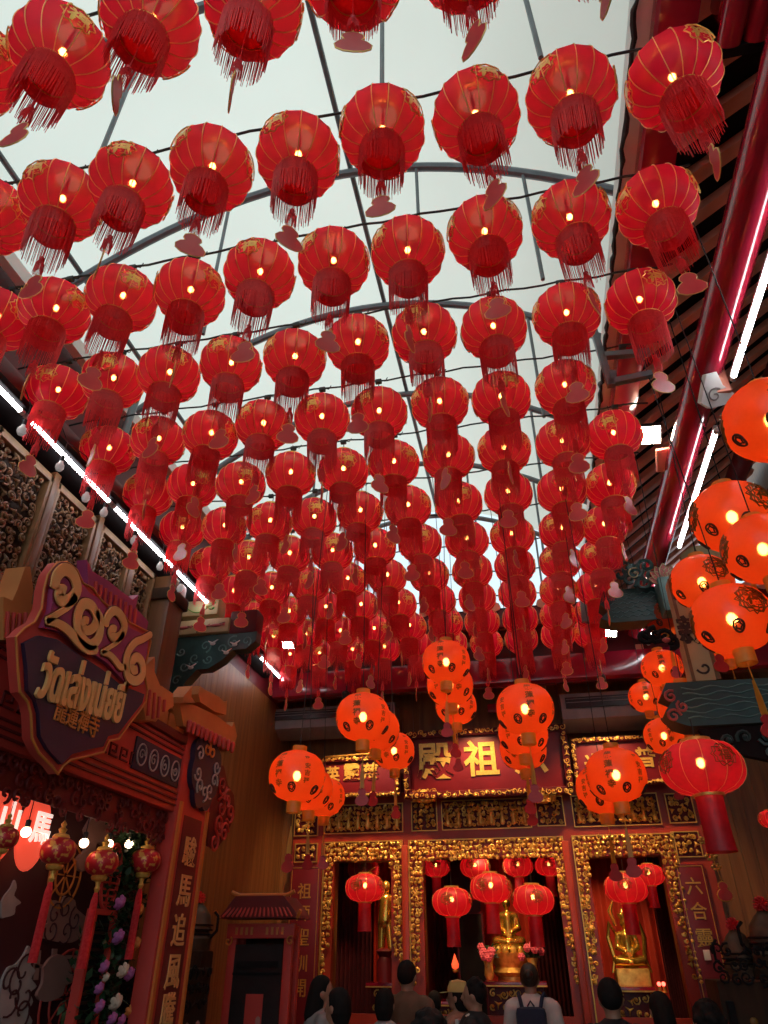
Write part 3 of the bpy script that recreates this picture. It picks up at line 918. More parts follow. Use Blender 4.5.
couplet(291, 321, 866, 1024, '祖師聖訓開', 'narrow crimson couplet board with gold characters, left end of the shrine', (891, 913, 937, 963, 988))
couplet(676, 705, 864, 1024, '六合靈', 'narrow crimson couplet board with gold characters, right end of the shrine', (886, 911, 938))
mb = MB(); p = hy(707, 955, 9.79); mb.bevbox(p, (.07, .02, .1), .003); mb.build('paper_note', M_white, label='small white paper note on the right couplet board', cat='note')

# ---- niche hangings and glowing panels
M_curtain = pmat('dark_red_curtain', (.10, .006, .010), (.06, .004, .006), 6, .7)
M_redpanel = pmat('orange_red_cloth', (.62, .045, .015), (.5, .03, .012), 4, .6)
def curtain(x0, x1, Y, z0, z1, label, m=None, folds=9):
    a, b = bx(x0, 900, Y), bx(x1, 900, Y); mb = MB(); n = folds * 8; vs = []
    for i in range(n + 1):
        x = a + (b - a) * i / n; y = Y + .03 * math.sin(2 * PI * folds * i / n)
        vs += [(x, y, z0), (x, y, z1), (x, y + .012, z1), (x, y + .012, z0)]
    fs = []
    for i in range(n):
        k = i * 4
        for q in range(4): fs.append((k + q, k + (q + 1) % 4, k + 4 + (q + 1) % 4, k + 4 + q))
    fs += [(0, 1, 2, 3), (n * 4 + 3, n * 4 + 2, n * 4 + 1, n * 4)]
    mb.add(vs, fs); mb.build('curtain', m or M_curtain, label=label, cat='curtain')


curtain(336, 372, 10.5, .1, 2.9, 'dark red curtain hanging in the left half of the left shrine opening')
curtain(374, 398, 11.4, .1, 3.2, 'orange-red cloth behind the golden guardian in the left opening', M_redpanel, 4)
curtain(592, 660, 11.5, .1, 3.1, 'orange-red cloth behind the golden deity in the right opening', M_redpanel, 6)
curtain(419, 452, 11.6, .1, 3.3, 'dark red curtain at the left side of the centre opening')
curtain(530, 566, 11.6, .1, 3.3, 'dark red curtain at the right side of the centre opening')
curtain(480, 530, 11.7, .1, 3.3, 'red cloth behind the seated buddha', M_redpanel, 5)
curtain(652, 672, 10.6, .1, 2.9, 'dark curtain along the right edge of the right opening')
u0, u1, v0, v1 = rectpx(459, 914, 483, 966, 10.9)
t = thing('black_plaque', 'tall black plaque left of the seated buddha', 'plaque', ((u0 + u1) / 2, 10.9, v0))
f = FY(10.9); MB().fbox(f, u0, u1, v0 - .6, v1, 0, .04, .006).build('panel', M_black, t)
mb = MB(); mb.fbox(f, u0 - .02, u0, v0 - .6, v1 + .02, 0, .05); mb.fbox(f, u1, u1 + .02, v0 - .6, v1 + .02, 0, .05); mb.fbox(f, u0, u1, v1, v1 + .02, 0, .05); mb.build('rim', M_lacqdark, t, smooth=False)

# ---- air conditioners
def aircon(x0, y0, x1, y1, Y, label):
    u0, u1, v0, v1 = rectpx(x0, y0, x1, y1, Y); t = thing('air_conditioner', label, 'air conditioner', ((u0 + u1) / 2, Y, v0)); f = FY(Y)
    h = v1 - v0
    MB().prism([(0, v0), (.22, v0 + h * .25), (.24, v1), (-.1, v1), (-.1, v0)], Fr((u0, Y, 0), (0, -1, 0), (0, 0, 1)), 0, -(u1 - u0)).build('casing', M_grey, t)
    MB().box(((u0 + u1) / 2, Y - .245, v1 - h * .28), (u1 - u0 - .12, .02, h * .32)).build('outlet', M_blk_gloss, t)
    mb = MB()
    for k in range(2): mb.box(((u0 + u1) / 2, Y - .256, v1 - h * (.18 + .1 * k)), (u1 - u0 - .14, .012, .008))
    mb.build('louvre', M_grey, t, smooth=False)


aircon(271, 711, 398, 737, 9.5, 'wide grey air conditioner at the top left of the hall front, above the small signboard')
aircon(561, 696, 690, 729, 9.5, 'wide grey air conditioner at the top right of the hall front, above the right signboard')
mb = MB(); mb.bevbox((bx(520, 706, 9.55), 9.6, bz(520, 706, 9.55)), (.9, .12, .12), .03); mb.build('door_head_beam', M_lacq, label='short glossy red beam between the two air conditioners', cat='beam')
mb = MB(); mb.tube([hy(325, 757, 9.4), hy(402, 751, 9.4)], .012, 8); mb.build('picture_rail', M_goldline, label='thin gold rail over the small left signboard', cat='rail')

# ---- lion brackets under the big board
for px, lab in ((425, 'left'), (543, 'right')):
    p = hy(px, 797, 9.6); t = thing('lion_bracket', 'small gilded lion bracket under the %s end of the large signboard' % lab, 'carving', p)
    mb = MB(); mb.ball(p, (.13, .10, .08), 12, 8); mb.ball(p + Vector((0, -.1, .02)), .06, 10, 8)
    for s in (-1, 1): mb.ball(p + Vector((s * .12, -.03, -.02)), .045, 8, 6); mb.ball(p + Vector((s * .05, -.1, .07)), .02, 6, 4)
    mb.build('body', M_gilt, t)
    MB().bevbox(p + Vector((0, .16, .0)), (.12, .30, .10), .01).build('corbel', M_lacqdark, t)
    mb = MB(); scrolls(mb, Fr(p + Vector((0, -.1, 0))), lambda x, y: x * x / .03 + y * y / .01 < 1, -.17, .17, -.09, .09, .06, .009, .02, 5)
    mb.build('mane', M_gilt, t)

# ---- remeshed figures
def fuse(mb, name, mat, parent, voxel=.012, smooth=4, **kw):
    me = bpy.data.meshes.new(name); me.from_pydata([tuple(v) for v in mb.v], [], mb.f)
    o = bpy.data.objects.new(name, me); COL.objects.link(o)
    md = o.modifiers.new('r', 'REMESH'); md.mode = 'VOXEL'; md.voxel_size = voxel
    if smooth: s = o.modifiers.new('s', 'SMOOTH'); s.iterations = smooth; s.factor = .5
    dg = bpy.context.evaluated_depsgraph_get(); new = bpy.data.meshes.new_from_object(o.evaluated_get(dg))
    bpy.data.objects.remove(o); bpy.data.meshes.remove(me)
    new.materials.clear(); new.materials.append(mat); new.polygons.foreach_set('use_smooth', [True] * len(new.polygons))
    ob = bpy.data.objects.new(name, new); COL.objects.link(ob); ob.parent = parent
    return setp(ob, **kw)


def seated(t, s, crown=False):
    """seated robed figure in local coordinates, base at z=0, facing -Y"""
    mb = MB(); c = mb.capsule
    c((0, .02, .10), (0, .02, .14), .20, .18)
    for q in (-1, 1):
        c((q * .10, 0, .13), (q * .30, -.12, .11), .11, .085); c((q * .30, -.12, .11), (q * -.02, -.24, .09), .085, .06)
    c((0, .03, .18), (0, .02, .48), .155, .15); c((-.12, .02, .52), (.12, .02, .52), .085, .085)
    for q in (-1, 1):
        c((q * .19, .02, .52), (q * .25, -.02, .33), .065, .058); c((q * .25, -.02, .33), (q * .08, -.19, .25), .055, .038)
    c((0, .01, .56), (0, 0, .66), .055, .05); mb.ball((0, -.01, .745), (.085, .095, .11), 16, 12); mb.ball((0, -.1, .735), (.016, .025, .03), 8, 6)
    for q in (-1, 1): mb.ball((q * .086, 0, .73), (.014, .02, .045), 8, 6)
    if crown:
        mb.lathe([(.09, .80), (.10, .84), (.06, .90), (.03, .97), (.001, 1.02)], 14)
        for q in range(7):
            a = PI * (q / 6.0); mb.capsule((.09 * math.cos(a), -.09 * math.sin(a), .82), (.13 * math.cos(a), -.11 * math.sin(a), .93), .022, .008)
    else: mb.ball((0, .02, .84), (.045, .045, .035), 10, 8)
    mb.v = [Vector((v.x * s * .8, v.y * s, v.z * s)) for v in mb.v]
    return mb


M_goldstat = pmat('polished_gold', (1.0, .66, .12), (.85, .48, .07), 9, .25, .85)
bu = thing('buddha_statue', 'golden seated buddha statue on a tall pedestal in the centre opening', 'statue', hy(510, 949, 10.7))
fuse(seated(bu, .70), 'body', M_goldstat, bu, .012)
mb = MB(); mb.lathe([(.20, -.03), (.24, 0), (.20, .045), (.16, .06)], 24); mb.v = [v for v in mb.v]; mb.build('lotus_seat', M_goldstat, bu, local=True)
mb = MB()
for k in range(14): a = 2 * PI * k / 14; mb.ball((.22 * math.cos(a), .22 * math.sin(a), -.02), (.045, .045, .055), 8, 6)
mb.build('lotus_petals', M_gilt, bu, local=True)
MB().lathe([(.24, -1.0), (.26, -.6), (.2, -.55), (.18, -.3), (.24, -.25), (.2, -.2), (.26, -.10), (.28, -.04)], 20).build('pedestal', M_gilt, bu, local=True)
de = thing('deity_statue', 'golden crowned deity statue with flowing robe in the right opening', 'statue', hy(631, 968, 10.7))
fuse(seated(de, .66, True), 'body', M_goldstat, de, .012)
mb = MB()
for q in (-1, 1):
    mb.tube([(q * .10, .02, .34), (q * .19, -.02, .48), (q * .22, 0, .32), (q * .18, -.05, .1), (q * .23, -.08, -.05)], [.02, .035, .03, .028, .012], 8)
    mb.tube([(q * .10, .06, .45), (q * .15, .08, .62), (q * .08, .08, .76)], [.02, .03, .008], 7)
mb.build('flowing_robe', M_goldstat, de, local=True)
MB().bevbox((0, 0, -.15), (.40, .36, .3), .03).build('throne', M_gilt, de, local=True)
MB().bevbox((0, 0, -.65), (.5, .38, .7), .02).build('pedestal', M_lacqdark, de, local=True)
gd = thing('guardian_statue', 'golden standing guardian with raised arm at the right of the left opening', 'statue', hy(385, 953, 10.45))
mb = MB(); c = mb.capsule
c((-.05, 0, .06), (-.04, 0, .34), .045, .06); c((.09, -.04, .06), (.05, 0, .34), .045, .06); c((0, 0, .36), (.02, 0, .6), .09, .085)
c((.02, 0, .64), (.02, 0, .70), .04, .035); mb.ball((.02, -.01, .76), (.06, .065, .075), 12, 10)
c((-.06, 0, .62), (-.20, -.06, .72), .04, .032); c((-.20, -.06, .72), (-.26, -.08, .90), .03, .022)
c((.10, 0, .62), (.20, -.05, .48), .04, .032); c((.20, -.05, .48), (.14, -.14, .38), .03, .024)
fuse(mb, 'body', M_goldstat, gd, .010)
mb = MB(); mb.tube([(-.42, -.09, .80), (-.26, -.09, .92), (-.12, -.08, 1.0)], .012, 6); mb.build('staff', M_goldstat, gd, local=True)
mb = MB(); mb.tube([(.1, .05, .6), (.24, .05, .8), (.2, .05, .98), (.05, .06, 1.0)], [.012, .03, .025, .008], 7); mb.build('flying_sash', M_goldstat, gd, local=True)
MB().lathe([(.10, -.4), (.11, -.1), (.08, -.04), (.12, .02), (.08, .05)], 16).build('pedestal', M_lacqdark, gd, local=True)

# altar furniture
def altar(px0, px1, py, Y, label, dpt=.5):
    a, b, z = bx(px0, py, Y), bx(px1, py, Y), bz((px0 + px1) / 2, py, Y)
    t = thing('altar_table', label, 'altar', ((a + b) / 2, Y, 0))
    MB().bevbox(((a + b) / 2, Y, z - .03), (b - a, dpt, .06), .012).build('table_top', M_lacq, t)
    mb = MB(); mb.fbox(FY(Y - dpt / 2), a, b, z - .05, z - .035, 0, .012); mb.build('gold_edge', M_goldline, t)
    MB().bevbox(((a + b) / 2, Y + .02, z / 2 - .03), (b - a - .1, dpt - .1, z - .06), .01).build('cabinet', M_lacqdark, t)
    mb = MB(); scrolls(mb, FY(Y - dpt / 2 + .06), lambda x, y: True, a + .06, b - .06, z - .3, z - .07, .08, .010, .03, 9); mb.build('gilt_frieze', M_gilt, t)
altar(484, 547, 981, 10.0 + .25, 'red altar table with a gold edge below the seated buddha')
altar(608, 652, 986, 10.3, 'small red altar with gilded front in the right opening')
altar(420, 470, 1000, 10.25, 'low red altar left of the centre in the centre opening')
altar(370, 404, 982, 10.3, 'dim red altar in the left shrine opening')
M_petal = pmat('pink_petals', (.85, .16, .22), (.6, .06, .10), 20, .5)
M_leaf = pmat('dark_leaf', (.03, .09, .03), (.015, .05, .02), 14, .5)
def bouquet(px, py, Y, s, label, seed):
    p = hy(px, py, Y); t = thing('flower_bouquet', label, 'flowers', p); gg = random.Random(seed)
    MB().lathe([(.035, -.25), (.06, -.2), (.05, -.1), (.07, -.02)], 14).build('vase', M_gilt, t, local=True)
    mb = MB()
    for k in range(46):
        a = gg.uniform(0, 2 * PI); e = gg.uniform(-.2, 1.2); d = Vector((math.cos(a) * math.cos(e), math.sin(a) * math.cos(e), math.sin(e))) * s * gg.uniform(.7, 1.2)
        mb.capsule(d * .4, d, .018, .006, 5)
    mb.build('foliage', M_leaf, t, local=True)
    for k in range(9):
        a = gg.uniform(0, 2 * PI); e = gg.uniform(-.2, 1.2); d = Vector((math.cos(a) * math.cos(e), -abs(math.sin(a)) * math.cos(e), math.sin(e))) * s
        mb = MB()
        for q in range(6): mb.ball(d + Vector((math.cos(q * 1.05), -.3, math.sin(q * 1.05))) * .026, .024, 6, 4)
        mb.ball(d + Vector((0, -.03, 0)), .02, 6, 4); mb.build('blossom', M_petal, t, local=True)
bouquet(488, 956, 10.45, .13, 'pink flower bouquet left of the seated buddha', 3)
bouquet(532, 956, 10.45, .13, 'pink flower bouquet right of the seated buddha', 4)
# hanging charms on the right by the wall
t = thing('gourd_ornament', 'lit gourd ornament on a gold cord with gold flowers, right of the shrine', 'ornament', hd(724, 891, 7))
f = Fr(hd(724, 891, 7), _R, (0, 0, 1)); MB().prism(gourd(1.1), f, -.01, .01).build('gourd', M_charm, t)
mb = MB(); mb.tube([f.p(x, y) for x, y in gourd(1.14)], .006, 5, closed=True); mb.build('gold_rim', M_gold, t)
mb = MB(); mb.tube([f.p(0, .07), f.p(-.08, .62)], .005, 5); mb.build('cord', M_gold, t)
for (x, y, s) in ((-.02, .22, .04), (-.05, .32, .05), (-.09, .47, .045)):
    mb = MB()
    for q in range(6): mb.ball(f.p(x + s * math.cos(q * 1.05), y + s * .6 * math.sin(q * 1.05)), (s * .5, s * .3, s * .35), 7, 5)
    mb.ball(f.p(x, y, .02), s * .4, 7, 5); mb.build('gold_flower', M_gilt, t)
M_lampred = emat('red_votive_light', (1, .08, .05), 6)
for i, (px, py, lab) in enumerate([(598.5, 984.5, ''), ]): pass
for px, lab in ((659, 'left'), (663.5, 'right')):
    p = hy(px, 984, 10.0); t = thing('votive_lamp', 'tiny glowing red votive lamp, %s of a pair at the right opening' % lab, 'lamp', p)
    MB().ball(p, .022, 10, 8).build('flame_bulb', M_lampred, t); MB().lathe([(.03, -.08), (.015, -.05), (.02, -.02)], 10, Matrix.Translation(p)).build('lamp_base', M_goldline, t)
p = hy(455, 963, 10.1); t = thing('votive_lamp', 'orange glowing drop-shaped lamp at the left of the centre opening', 'lamp', p)
MB().lathe([(.001, -.07), (.04, -.05), (.045, -.01), (.02, .05), (.001, .1)], 14, Matrix.Translation(p)).build('glass_drop', emat('orange_votive_light', (1, .10, .03), 1.0), t)
MB().lathe([(.02, -.10), (.035, -.085), (.03, -.065)], 12, Matrix.Translation(p)).build('lamp_base', M_goldline, t)
M_woodmid = pmat('mid_brown_wood', (.17, .07, .022), (.10, .04, .012), 3, .45, stretch=(6, 6, .35), detail=5)
# ------------------------------------------------------------------ left wall: carved lattice, post, bulbs
for i, (y0, y1) in enumerate([(1.95, 2.55), (2.62, 3.05), (3.12, 3.68), (3.82, 4.30), (4.46, 4.88), (5.02, 5.34)]):
    if i == 0: continue
    lab = ['', 'behind the sign top, nearest the camera', 'at the left edge of the photo', 'second from the left edge of the photo', 'third from the left edge, over the purple roof cut-out', 'smallest and farthest, beside the brown post'][i]
    t = thing('lattice_panel', 'openwork carved wooden panel, ' + lab, 'panel', (XL + .03, (y0 + y1) / 2, 3.85))
    f = FX(XL + .03)
    MB().fbox(f, y0, y1, 3.85, 4.76, -.02, .004).build('dark_backing', M_wooddark, t)
    mb = MB(); scrolls(mb, FX(XL + .05), lambda x, y: True, y0 + .02, y1 - .02, 3.88, 4.74, .07, .0105, .03, 80 + i, 14, 5)
    mb.build('carving', M_woodcarve, t)
    mb = MB(); b = .035
    for q in ((y0 - b, y1 + b, 4.74, 4.80), (y0 - b, y1 + b, 3.80, 3.86), (y0 - b, y0, 3.8, 4.8), (y1, y1 + b, 3.8, 4.8)): mb.fbox(f, *q, 0, .07, .006)
    mb.build('frame', M_woodcarve, t)
for i, (y, lab) in enumerate([(3.745, 'between the first two carved panels'), (4.38, 'between the second and third carved panels'), (4.95, 'between the third and fourth carved panels')]):
    mb = MB(); mb.bevbox((XL + .05, y, 3.6), (.12, .07, 2.5), .012); mb.build('wall_post', M_woodmid, label='wooden wall post ' + lab, cat='post')
t = thing('brown_post', 'thick brown wooden post between the carved panels and the painted beam end', 'post', (-3.3, 5.55, 0))
MB().bevbox((-3.3, 5.55, 2.4), (.26, .30, 4.8), .03).build('shaft', M_woodmid, t); MB().bevbox((-3.3, 5.55, 4.6), (.32, .36, .12), .02).build('neck_band', M_wooddark, t)
# string of small unlit bulbs
t = thing('bulb_string', 'thin black festoon wire with unlit bulbs under the left light tubes', 'wire', (-3.0, 4, 4.95))
pts = []
BULBS = [(22, 430, 'in front of the carved panel at the left edge'), (60, 466, 'below the second light tube, biggest of the string'), (86, 497, 'just right of the biggest bulb'),
         (104, 512, 'over the third carved panel'), (134, 540, 'beside a red tag hanging over the light tube'), (160, 566, 'in front of the top of the brown post'), (180, 588, 'nearest the painted beam end')]
ws = [hx(px, py, -3.1) for px, py, l in BULBS]
for w_ in ws: pts += [w_ + Vector((0, -.12, .30)), w_ + Vector((0, 0, .22))]
pts.append(ws[-1] + Vector((0, .3, .35)))
MB().tube(pts, .004, 5).build('wire', M_cable, t)
for (px, py, l), p in zip(BULBS, ws):
    b = thing('festoon_bulb', 'unlit white bulb, ' + l, 'bulb', p, group='festoon bulbs on the left')
    MB().lathe([(.001, -.045), (.02, -.038), (.031, -.015), (.029, .008), (.016, .03), (.014, .045)], 14).build('glass', M_frost, b, local=True)
    MB().lathe([(.015, .04), (.017, .05), (.017, .085), (.008, .09)], 12).build('socket', M_cable, b, local=True)
    MB().tube([(0, 0, .08), (0, 0, .22)], .003, 5).build('cord', M_cable, b, local=True)

# ------------------------------------------------------------------ painted beam end and cloud corbel, left
def cloudy(mb, f, pts, r, n0, seed, k=1):
    gg = random.Random(seed)
    for (x, y) in pts:
        mb.tube([f.p(a, b, n0 + .01) for a, b in spiral(x, y, gg.uniform(.7, 1.2) * k, gg.uniform(0, 6), 1.2, gg.choice((-1, 1)))], [r * (1 - .5 * i / 14) for i in range(14)], 5)


t = thing('painted_beam', 'cream painted beam end with red fish and flowers on the left wall', 'beam', (-3.2, 6.2, 4.47))
MB().bevbox((-3.17, 6.2, 4.55), (.62, .22, .16), .02).build('lower_block', M_cream, t)
MB().bevbox((-3.26, 6.24, 4.80), (.46, .2, .20), .02).build('upper_block', M_cream, t)
MB().bevbox((-2.72, 6.22, 4.58), (.30, .2, .26), .03).build('red_end', M_lacqdark, t)
f = FY(6.085); mb = MB()
for x in (-3.36, -3.16, -3.0): mb.ball(f.p(x, 4.545, 0), (.07, .012, .018), 10, 6); mb.prism([(x + .06, 4.545), (x + .1, 4.565), (x + .1, 4.53)], f, 0, .01)
mb.build('fish_motif', M_lotus, t)
mb = MB(); mb.tube([f.p(-3.46, 4.52, .0), f.p(-3.3, 4.56), f.p(-3.12, 4.53), f.p(-2.9, 4.57)], .005, 5); mb.tube([f.p(-3.2, 4.48), f.p(-3.17, 4.6)], .006, 5); mb.build('ink_branch', M_ink, t)
f = FY(6.135); mb = MB(); mb.tube([f.p(x, 4.78 + .05 * math.sin(x * 14)) for x in [-3.45 + i * .03 for i in range(13)]], .006, 5)
for x, z in ((-3.13, 4.80), (-3.09, 4.83), (-3.1, 4.77)): mb.ball(f.p(x, z), (.035, .01, .02), 8, 6)
mb.build('green_leaf_motif', pmat('leaf_green_paint', (.12, .35, .05), (.08, .25, .04), 8, .5), t)
# underside faces matter most from below
mb = MB()
for x in (-3.32, -3.1, -2.98): mb.ball((x, 6.17, 4.47), (.06, .03, .008), 10, 6)
mb.build('underside_fish', M_lotus, t)
t = thing('cloud_corbel', 'dark green cloud-carved corbel with white birds, below the painted beam end', 'bracket', (-3.1, 6.2, 4.05))
f = FY(6.14)
MB().prism([(-3.45, 4.46), (-2.56, 4.46), (-2.56, 4.36), (-2.66, 4.28), (-2.80, 4.28), (-2.9, 4.18), (-3.04, 4.10), (-3.16, 4.10), (-3.26, 3.98), (-3.34, 3.84), (-3.45, 3.78)], Fr((0, 6.26, 0)), 0, .13).build('corbel_body', M_teal, t)
mb = MB(); cloudy(mb, f, [(-3.36, 4.0), (-3.3, 4.14), (-3.2, 4.22), (-3.05, 4.2), (-3.1, 4.34), (-2.92, 4.3), (-2.8, 4.36), (-2.66, 4.36), (-3.36, 4.3)], .010, .0, 4, .065)
mb.build('cloud_relief', M_tealight, t)
mb = MB()
for x, z in ((-3.02, 4.36), (-2.86, 4.25), (-3.22, 4.12), (-2.78, 4.33)):
    mb.ball(f.p(x, z, .02), (.03, .015, .018), 8, 6); mb.capsule(f.p(x, z, .03), f.p(x + .05, z + .04, .02), .01, .004); mb.capsule(f.p(x, z, .03), f.p(x - .05, z + .03, .02), .01, .004)
mb.build('white_birds', M_white, t)

# ------------------------------------------------------------------ the festival gate on the left
GXP = -2.6
GF = FX(GXP)


def gp(px, py, X=GXP): p = hx(px, py, X); return (p.y, p.z)


def gpl(pts, X=GXP): return [gp(a, b, X) for a, b in pts]


M_gate = pmat('festival_red_board', (.58, .055, .038), (.50, .042, .030), 3, .55)
M_gatedk = pmat('festival_dark_red_board', (.18, .012, .012), (.14, .01, .01), 3, .6)
M_orange = pmat('orange_tile_paint', (.62, .23, .06), (.50, .16, .04), 4, .6)
M_orline = pmat('orange_outline', (.62, .20, .035), (.6, .2, .04), 5, .6)
M_navy = pmat('navy_board', (.028, .016, .05), (.02, .012, .035), 4, .5)
M_magenta = pmat('magenta_purple_board', (.42, .05, .15), (.30, .03, .12), 3, .5)
M_peach = pmat('peach_digit', (.85, .48, .18), (.8, .38, .11), 3, .55)
M_silver = pmat('silver_line', (.45, .42, .40), (.35, .32, .30), 8, .5)
M_rose = pmat('faded_pink_print', (.42, .22, .18), (.34, .17, .14), 5, .7)
M_backdrop = pmat('maroon_backdrop', (.07, .010, .014), (.05, .008, .010), 2, .6)
gate = thing('festival_gate', 'red festival gate facade with tiled roofs, beam and lettered pillar along the left side', 'gate', (GXP, 4.0, 0))
MB().fbox(GF, 1.6, 5.62, 2.58, 3.06, -.14, 0, .01).build('top_beam', M_gate, gate)
mb = MB()
for z in (2.62, 2.66, 2.70, 2.98, 3.02): mb.fbox(GF, 1.6, 5.62, z, z + .012, 0, .012)
mb.build('beam_mouldings', M_gatedk, gate, smooth=False)
mb = MB()            # meander fret along the beam
for i in range(28):
    u = 1.7 + i * .13
    if u > 4.45: break
    z = 2.76
    for q in ((u, u + .10, z, z + .01), (u, u + .01, z, z + .08), (u, u + .08, z + .07, z + .08), (u + .07, u + .08, z + .03, z + .08), (u + .03, u + .08, z + .03, z + .04)): mb.fbox(GF, *q, 0, .01)
mb.build('meander_fret', M_gatedk, gate, smooth=False)
# dark panel with silver ornaments on the beam
q = gpl([(134, 747), (177, 766), (175, 793), (130, 768)]); u0 = min(a for a, b in q); u1 = max(a for a, b in q)
pn = MB().fbox(GF, u0, u1, 2.74, 2.95, 0, .015, .003).build('ornament_panel', M_navy, gate)
mb = MB()
for i in range(4):
    cu = u0 + (i + .5) * (u1 - u0) / 4
    mb.tube([GF.p(cu + .06 * math.cos(a * PI / 8), 2.845 + .07 * math.sin(a * PI / 8), .02) for a in range(16)], .006, 5, closed=True)
    mb.tube([GF.p(*p, .02) for p in spiral(cu, 2.845, .04, i, 1.2)], .005, 5)
mb.build('silver_ornament', M_silver, pn)
# pillar with characters
pu0, pu1 = 5.03, 5.60
MB().fbox(GF, pu0, pu1, 0, 3.16, -.10, .02, .01).build('pillar', M_gate, gate)
mb = MB()
for u in (pu0 + .03, pu1 - .07):
    mb.fbox(GF, u, u + .04, .1, 2.66, .02, .035)
mb.build('pillar_border', M_orline, gate, smooth=False)
mb = MB(); mb.fbox(GF, pu0 + .13, pu1 - .13, .1, 2.58, .02, .028, .004); pi_ = mb.build('pillar_panel', M_gatedk, gate)
for ch, (px, py) in zip('駿馬追風騰', ((182, 849), (175, 889), (168, 929), (163, 972), (156, 1012))):
    p = hx(px, py, GXP + .03); MB().text(ch, Fr((GXP + .03, (pu0 + pu1) / 2 , p.z), (0, 1, 0)), .20, .008, .010).build('gold_character', M_peach, pi_)
# cloud medallion on pillar head
c = gp(201, 763); mb = MB(); P = []
for i in range(48):
    a = 2 * PI * i / 48; r = 1 + .13 * abs(math.sin(4 * a)); P.append((c[0] + .24 * r * math.cos(a), c[1] - .02 + .27 * r * math.sin(a) * (1.15 if math.sin(a) < 0 else .9)))
mb.prism(P, GF, .02, .06); md = mb.build('cloud_medallion', M_navy, gate)
mb = MB()
for i in range(7):
    a = PI * (.95 + i * 1.1 / 6) if i else PI * .9
    mb.tube([GF.p(*p, .065) for p in spiral(c[0] + .17 * math.cos(a), c[1] - .03 + .2 * math.sin(a), .065, a, 1.2, 1 if i % 2 else -1)], .008, 5)
mb.build('silver_curls', M_silver, md)
mb = MB()
for s in (-1, 1): mb.tube([GF.p(*p, .065) for p in spiral(c[0] + s * .05, c[1] + .1, .07, 1.5, 1.2, s)], .009, 5)
mb.build('orange_curls', M_orline, md)
# small red beam head and orange blocks on top
MB().fbox(GF, 4.3, 5.02, 3.06, 3.12, -.1, .03, .006).build('cornice', M_gatedk, gate)
for i, (a, b, z0, z1) in enumerate([(4.45, 4.68, 3.12, 3.22), (4.70, 4.96, 3.12, 3.22), (4.50, 4.74, 3.24, 3.36)]):
    MB().fbox(GF, a, b, z0, z1, -.05, .02, .008).build('orange_block', M_orange, gate)


def tileroof(pts, name, ribs, X, thick=.10, m=None, lines=None):
    P = gpl(pts, X); f = FX(X); ob = MB(); ob.prism(P, f, -thick, .02); o = ob.build(name, m or M_orange, gate)
    mb = MB()
    for (a, b) in ribs:
        pa, pb = gp(*a, X), gp(*b, X); mb.tube([f.p(*pa, .028), f.p(*pb, .028)], .011, 6)
    if ribs: mb.build('roof_tile_ribs', M_gate, o)
    return o


# right hand roof ornaments (two tiers) - px outlines taken at the facade plane
tileroof([(176, 697), (181, 703), (194, 706), (213, 715), (230, 727), (232, 722), (235, 736), (230, 751), (214, 743), (190, 730), (181, 726)], 'lower_roof', [], GXP + .06)
mb = MB()
for i in range(11):
    t_ = i / 10; p = gp(184 + 44 * t_, 727 + 21 * t_, GXP + .06); mb.capsule((GXP + .1, p[0], p[1] + .03), (GXP + .1, p[0], p[1] - .03), .022, .016, 8)
mb.build('eave_tile_ends', M_gate, gate)
tileroof([(198, 686), (203, 690), (217, 697), (222, 702), (225, 701), (224, 715), (213, 712), (198, 702), (196, 694)], 'upper_roof', [], GXP + .02)
tileroof([(181, 697), (190, 686), (189, 697), (193, 703), (181, 703)], 'roof_finial', [], GXP + .10)
tileroof([(141, 668), (152, 657), (152, 672), (158, 687), (166, 694), (171, 698), (171, 706), (158, 716), (153, 722), (143, 720), (140, 704)], 'swept_roof', [((146, 690), (144, 716)), ((151, 693), (149, 719)), ((156, 697), (154, 718)), ((161, 700), (160, 712))], GXP + .12)
tileroof([(0, 597), (9, 601), (14, 590), (22, 567), (27, 567), (30, 590), (28, 604), (38, 612), (34, 622), (22, 634), (12, 642), (0, 640)], 'swept_roof', [((3, 612), (2, 638)), ((9, 613), (7, 640)), ((15, 614), (13, 638)), ((21, 613), (19, 632)), ((27, 614), (25, 626))], GXP + .05)
tileroof([(84, 560), (90, 572), (104, 580), (118, 591), (130, 600), (136, 595), (133, 608), (146, 622), (140, 650), (118, 655), (86, 600)], 'purple_roof', [((92 + i * 5, 582 + i * 3.4), (90 + i * 5, 604 + i * 3.4)) for i in range(9)], GXP + .02, .05, M_magenta)
MB().fbox(GF, 1.6, 3.4, 3.06, 3.2, -.12, .03, .01).build('cornice', M_gatedk, gate)
# carved red filigree at the right of the pillar
f = FX(GXP - .05); mb = MB(); mb2 = MB()
P = gpl([(216, 764), (224, 766), (228, 785), (234, 795), (235, 815), (228, 832), (222, 842), (216, 850), (208, 846), (210, 800), (214, 780)], GXP - .05)
mb.prism(P, f, -.02, .0); fo = mb.build('filigree_wing', M_gatedk, gate)
cy = [gp(px, py, GXP - .05) for px, py in ((221, 785), (226, 800), (220, 808), (229, 813), (218, 824), (223, 833), (213, 842))]
for i, (u, v) in enumerate(cy): mb2.tube([f.p(*p, .012) for p in spiral(u, v, .09, i * 1.3, 1.4, 1 if i % 2 else -1)], .012, 5)
mb2.build('filigree_curls', M_gate, fo)
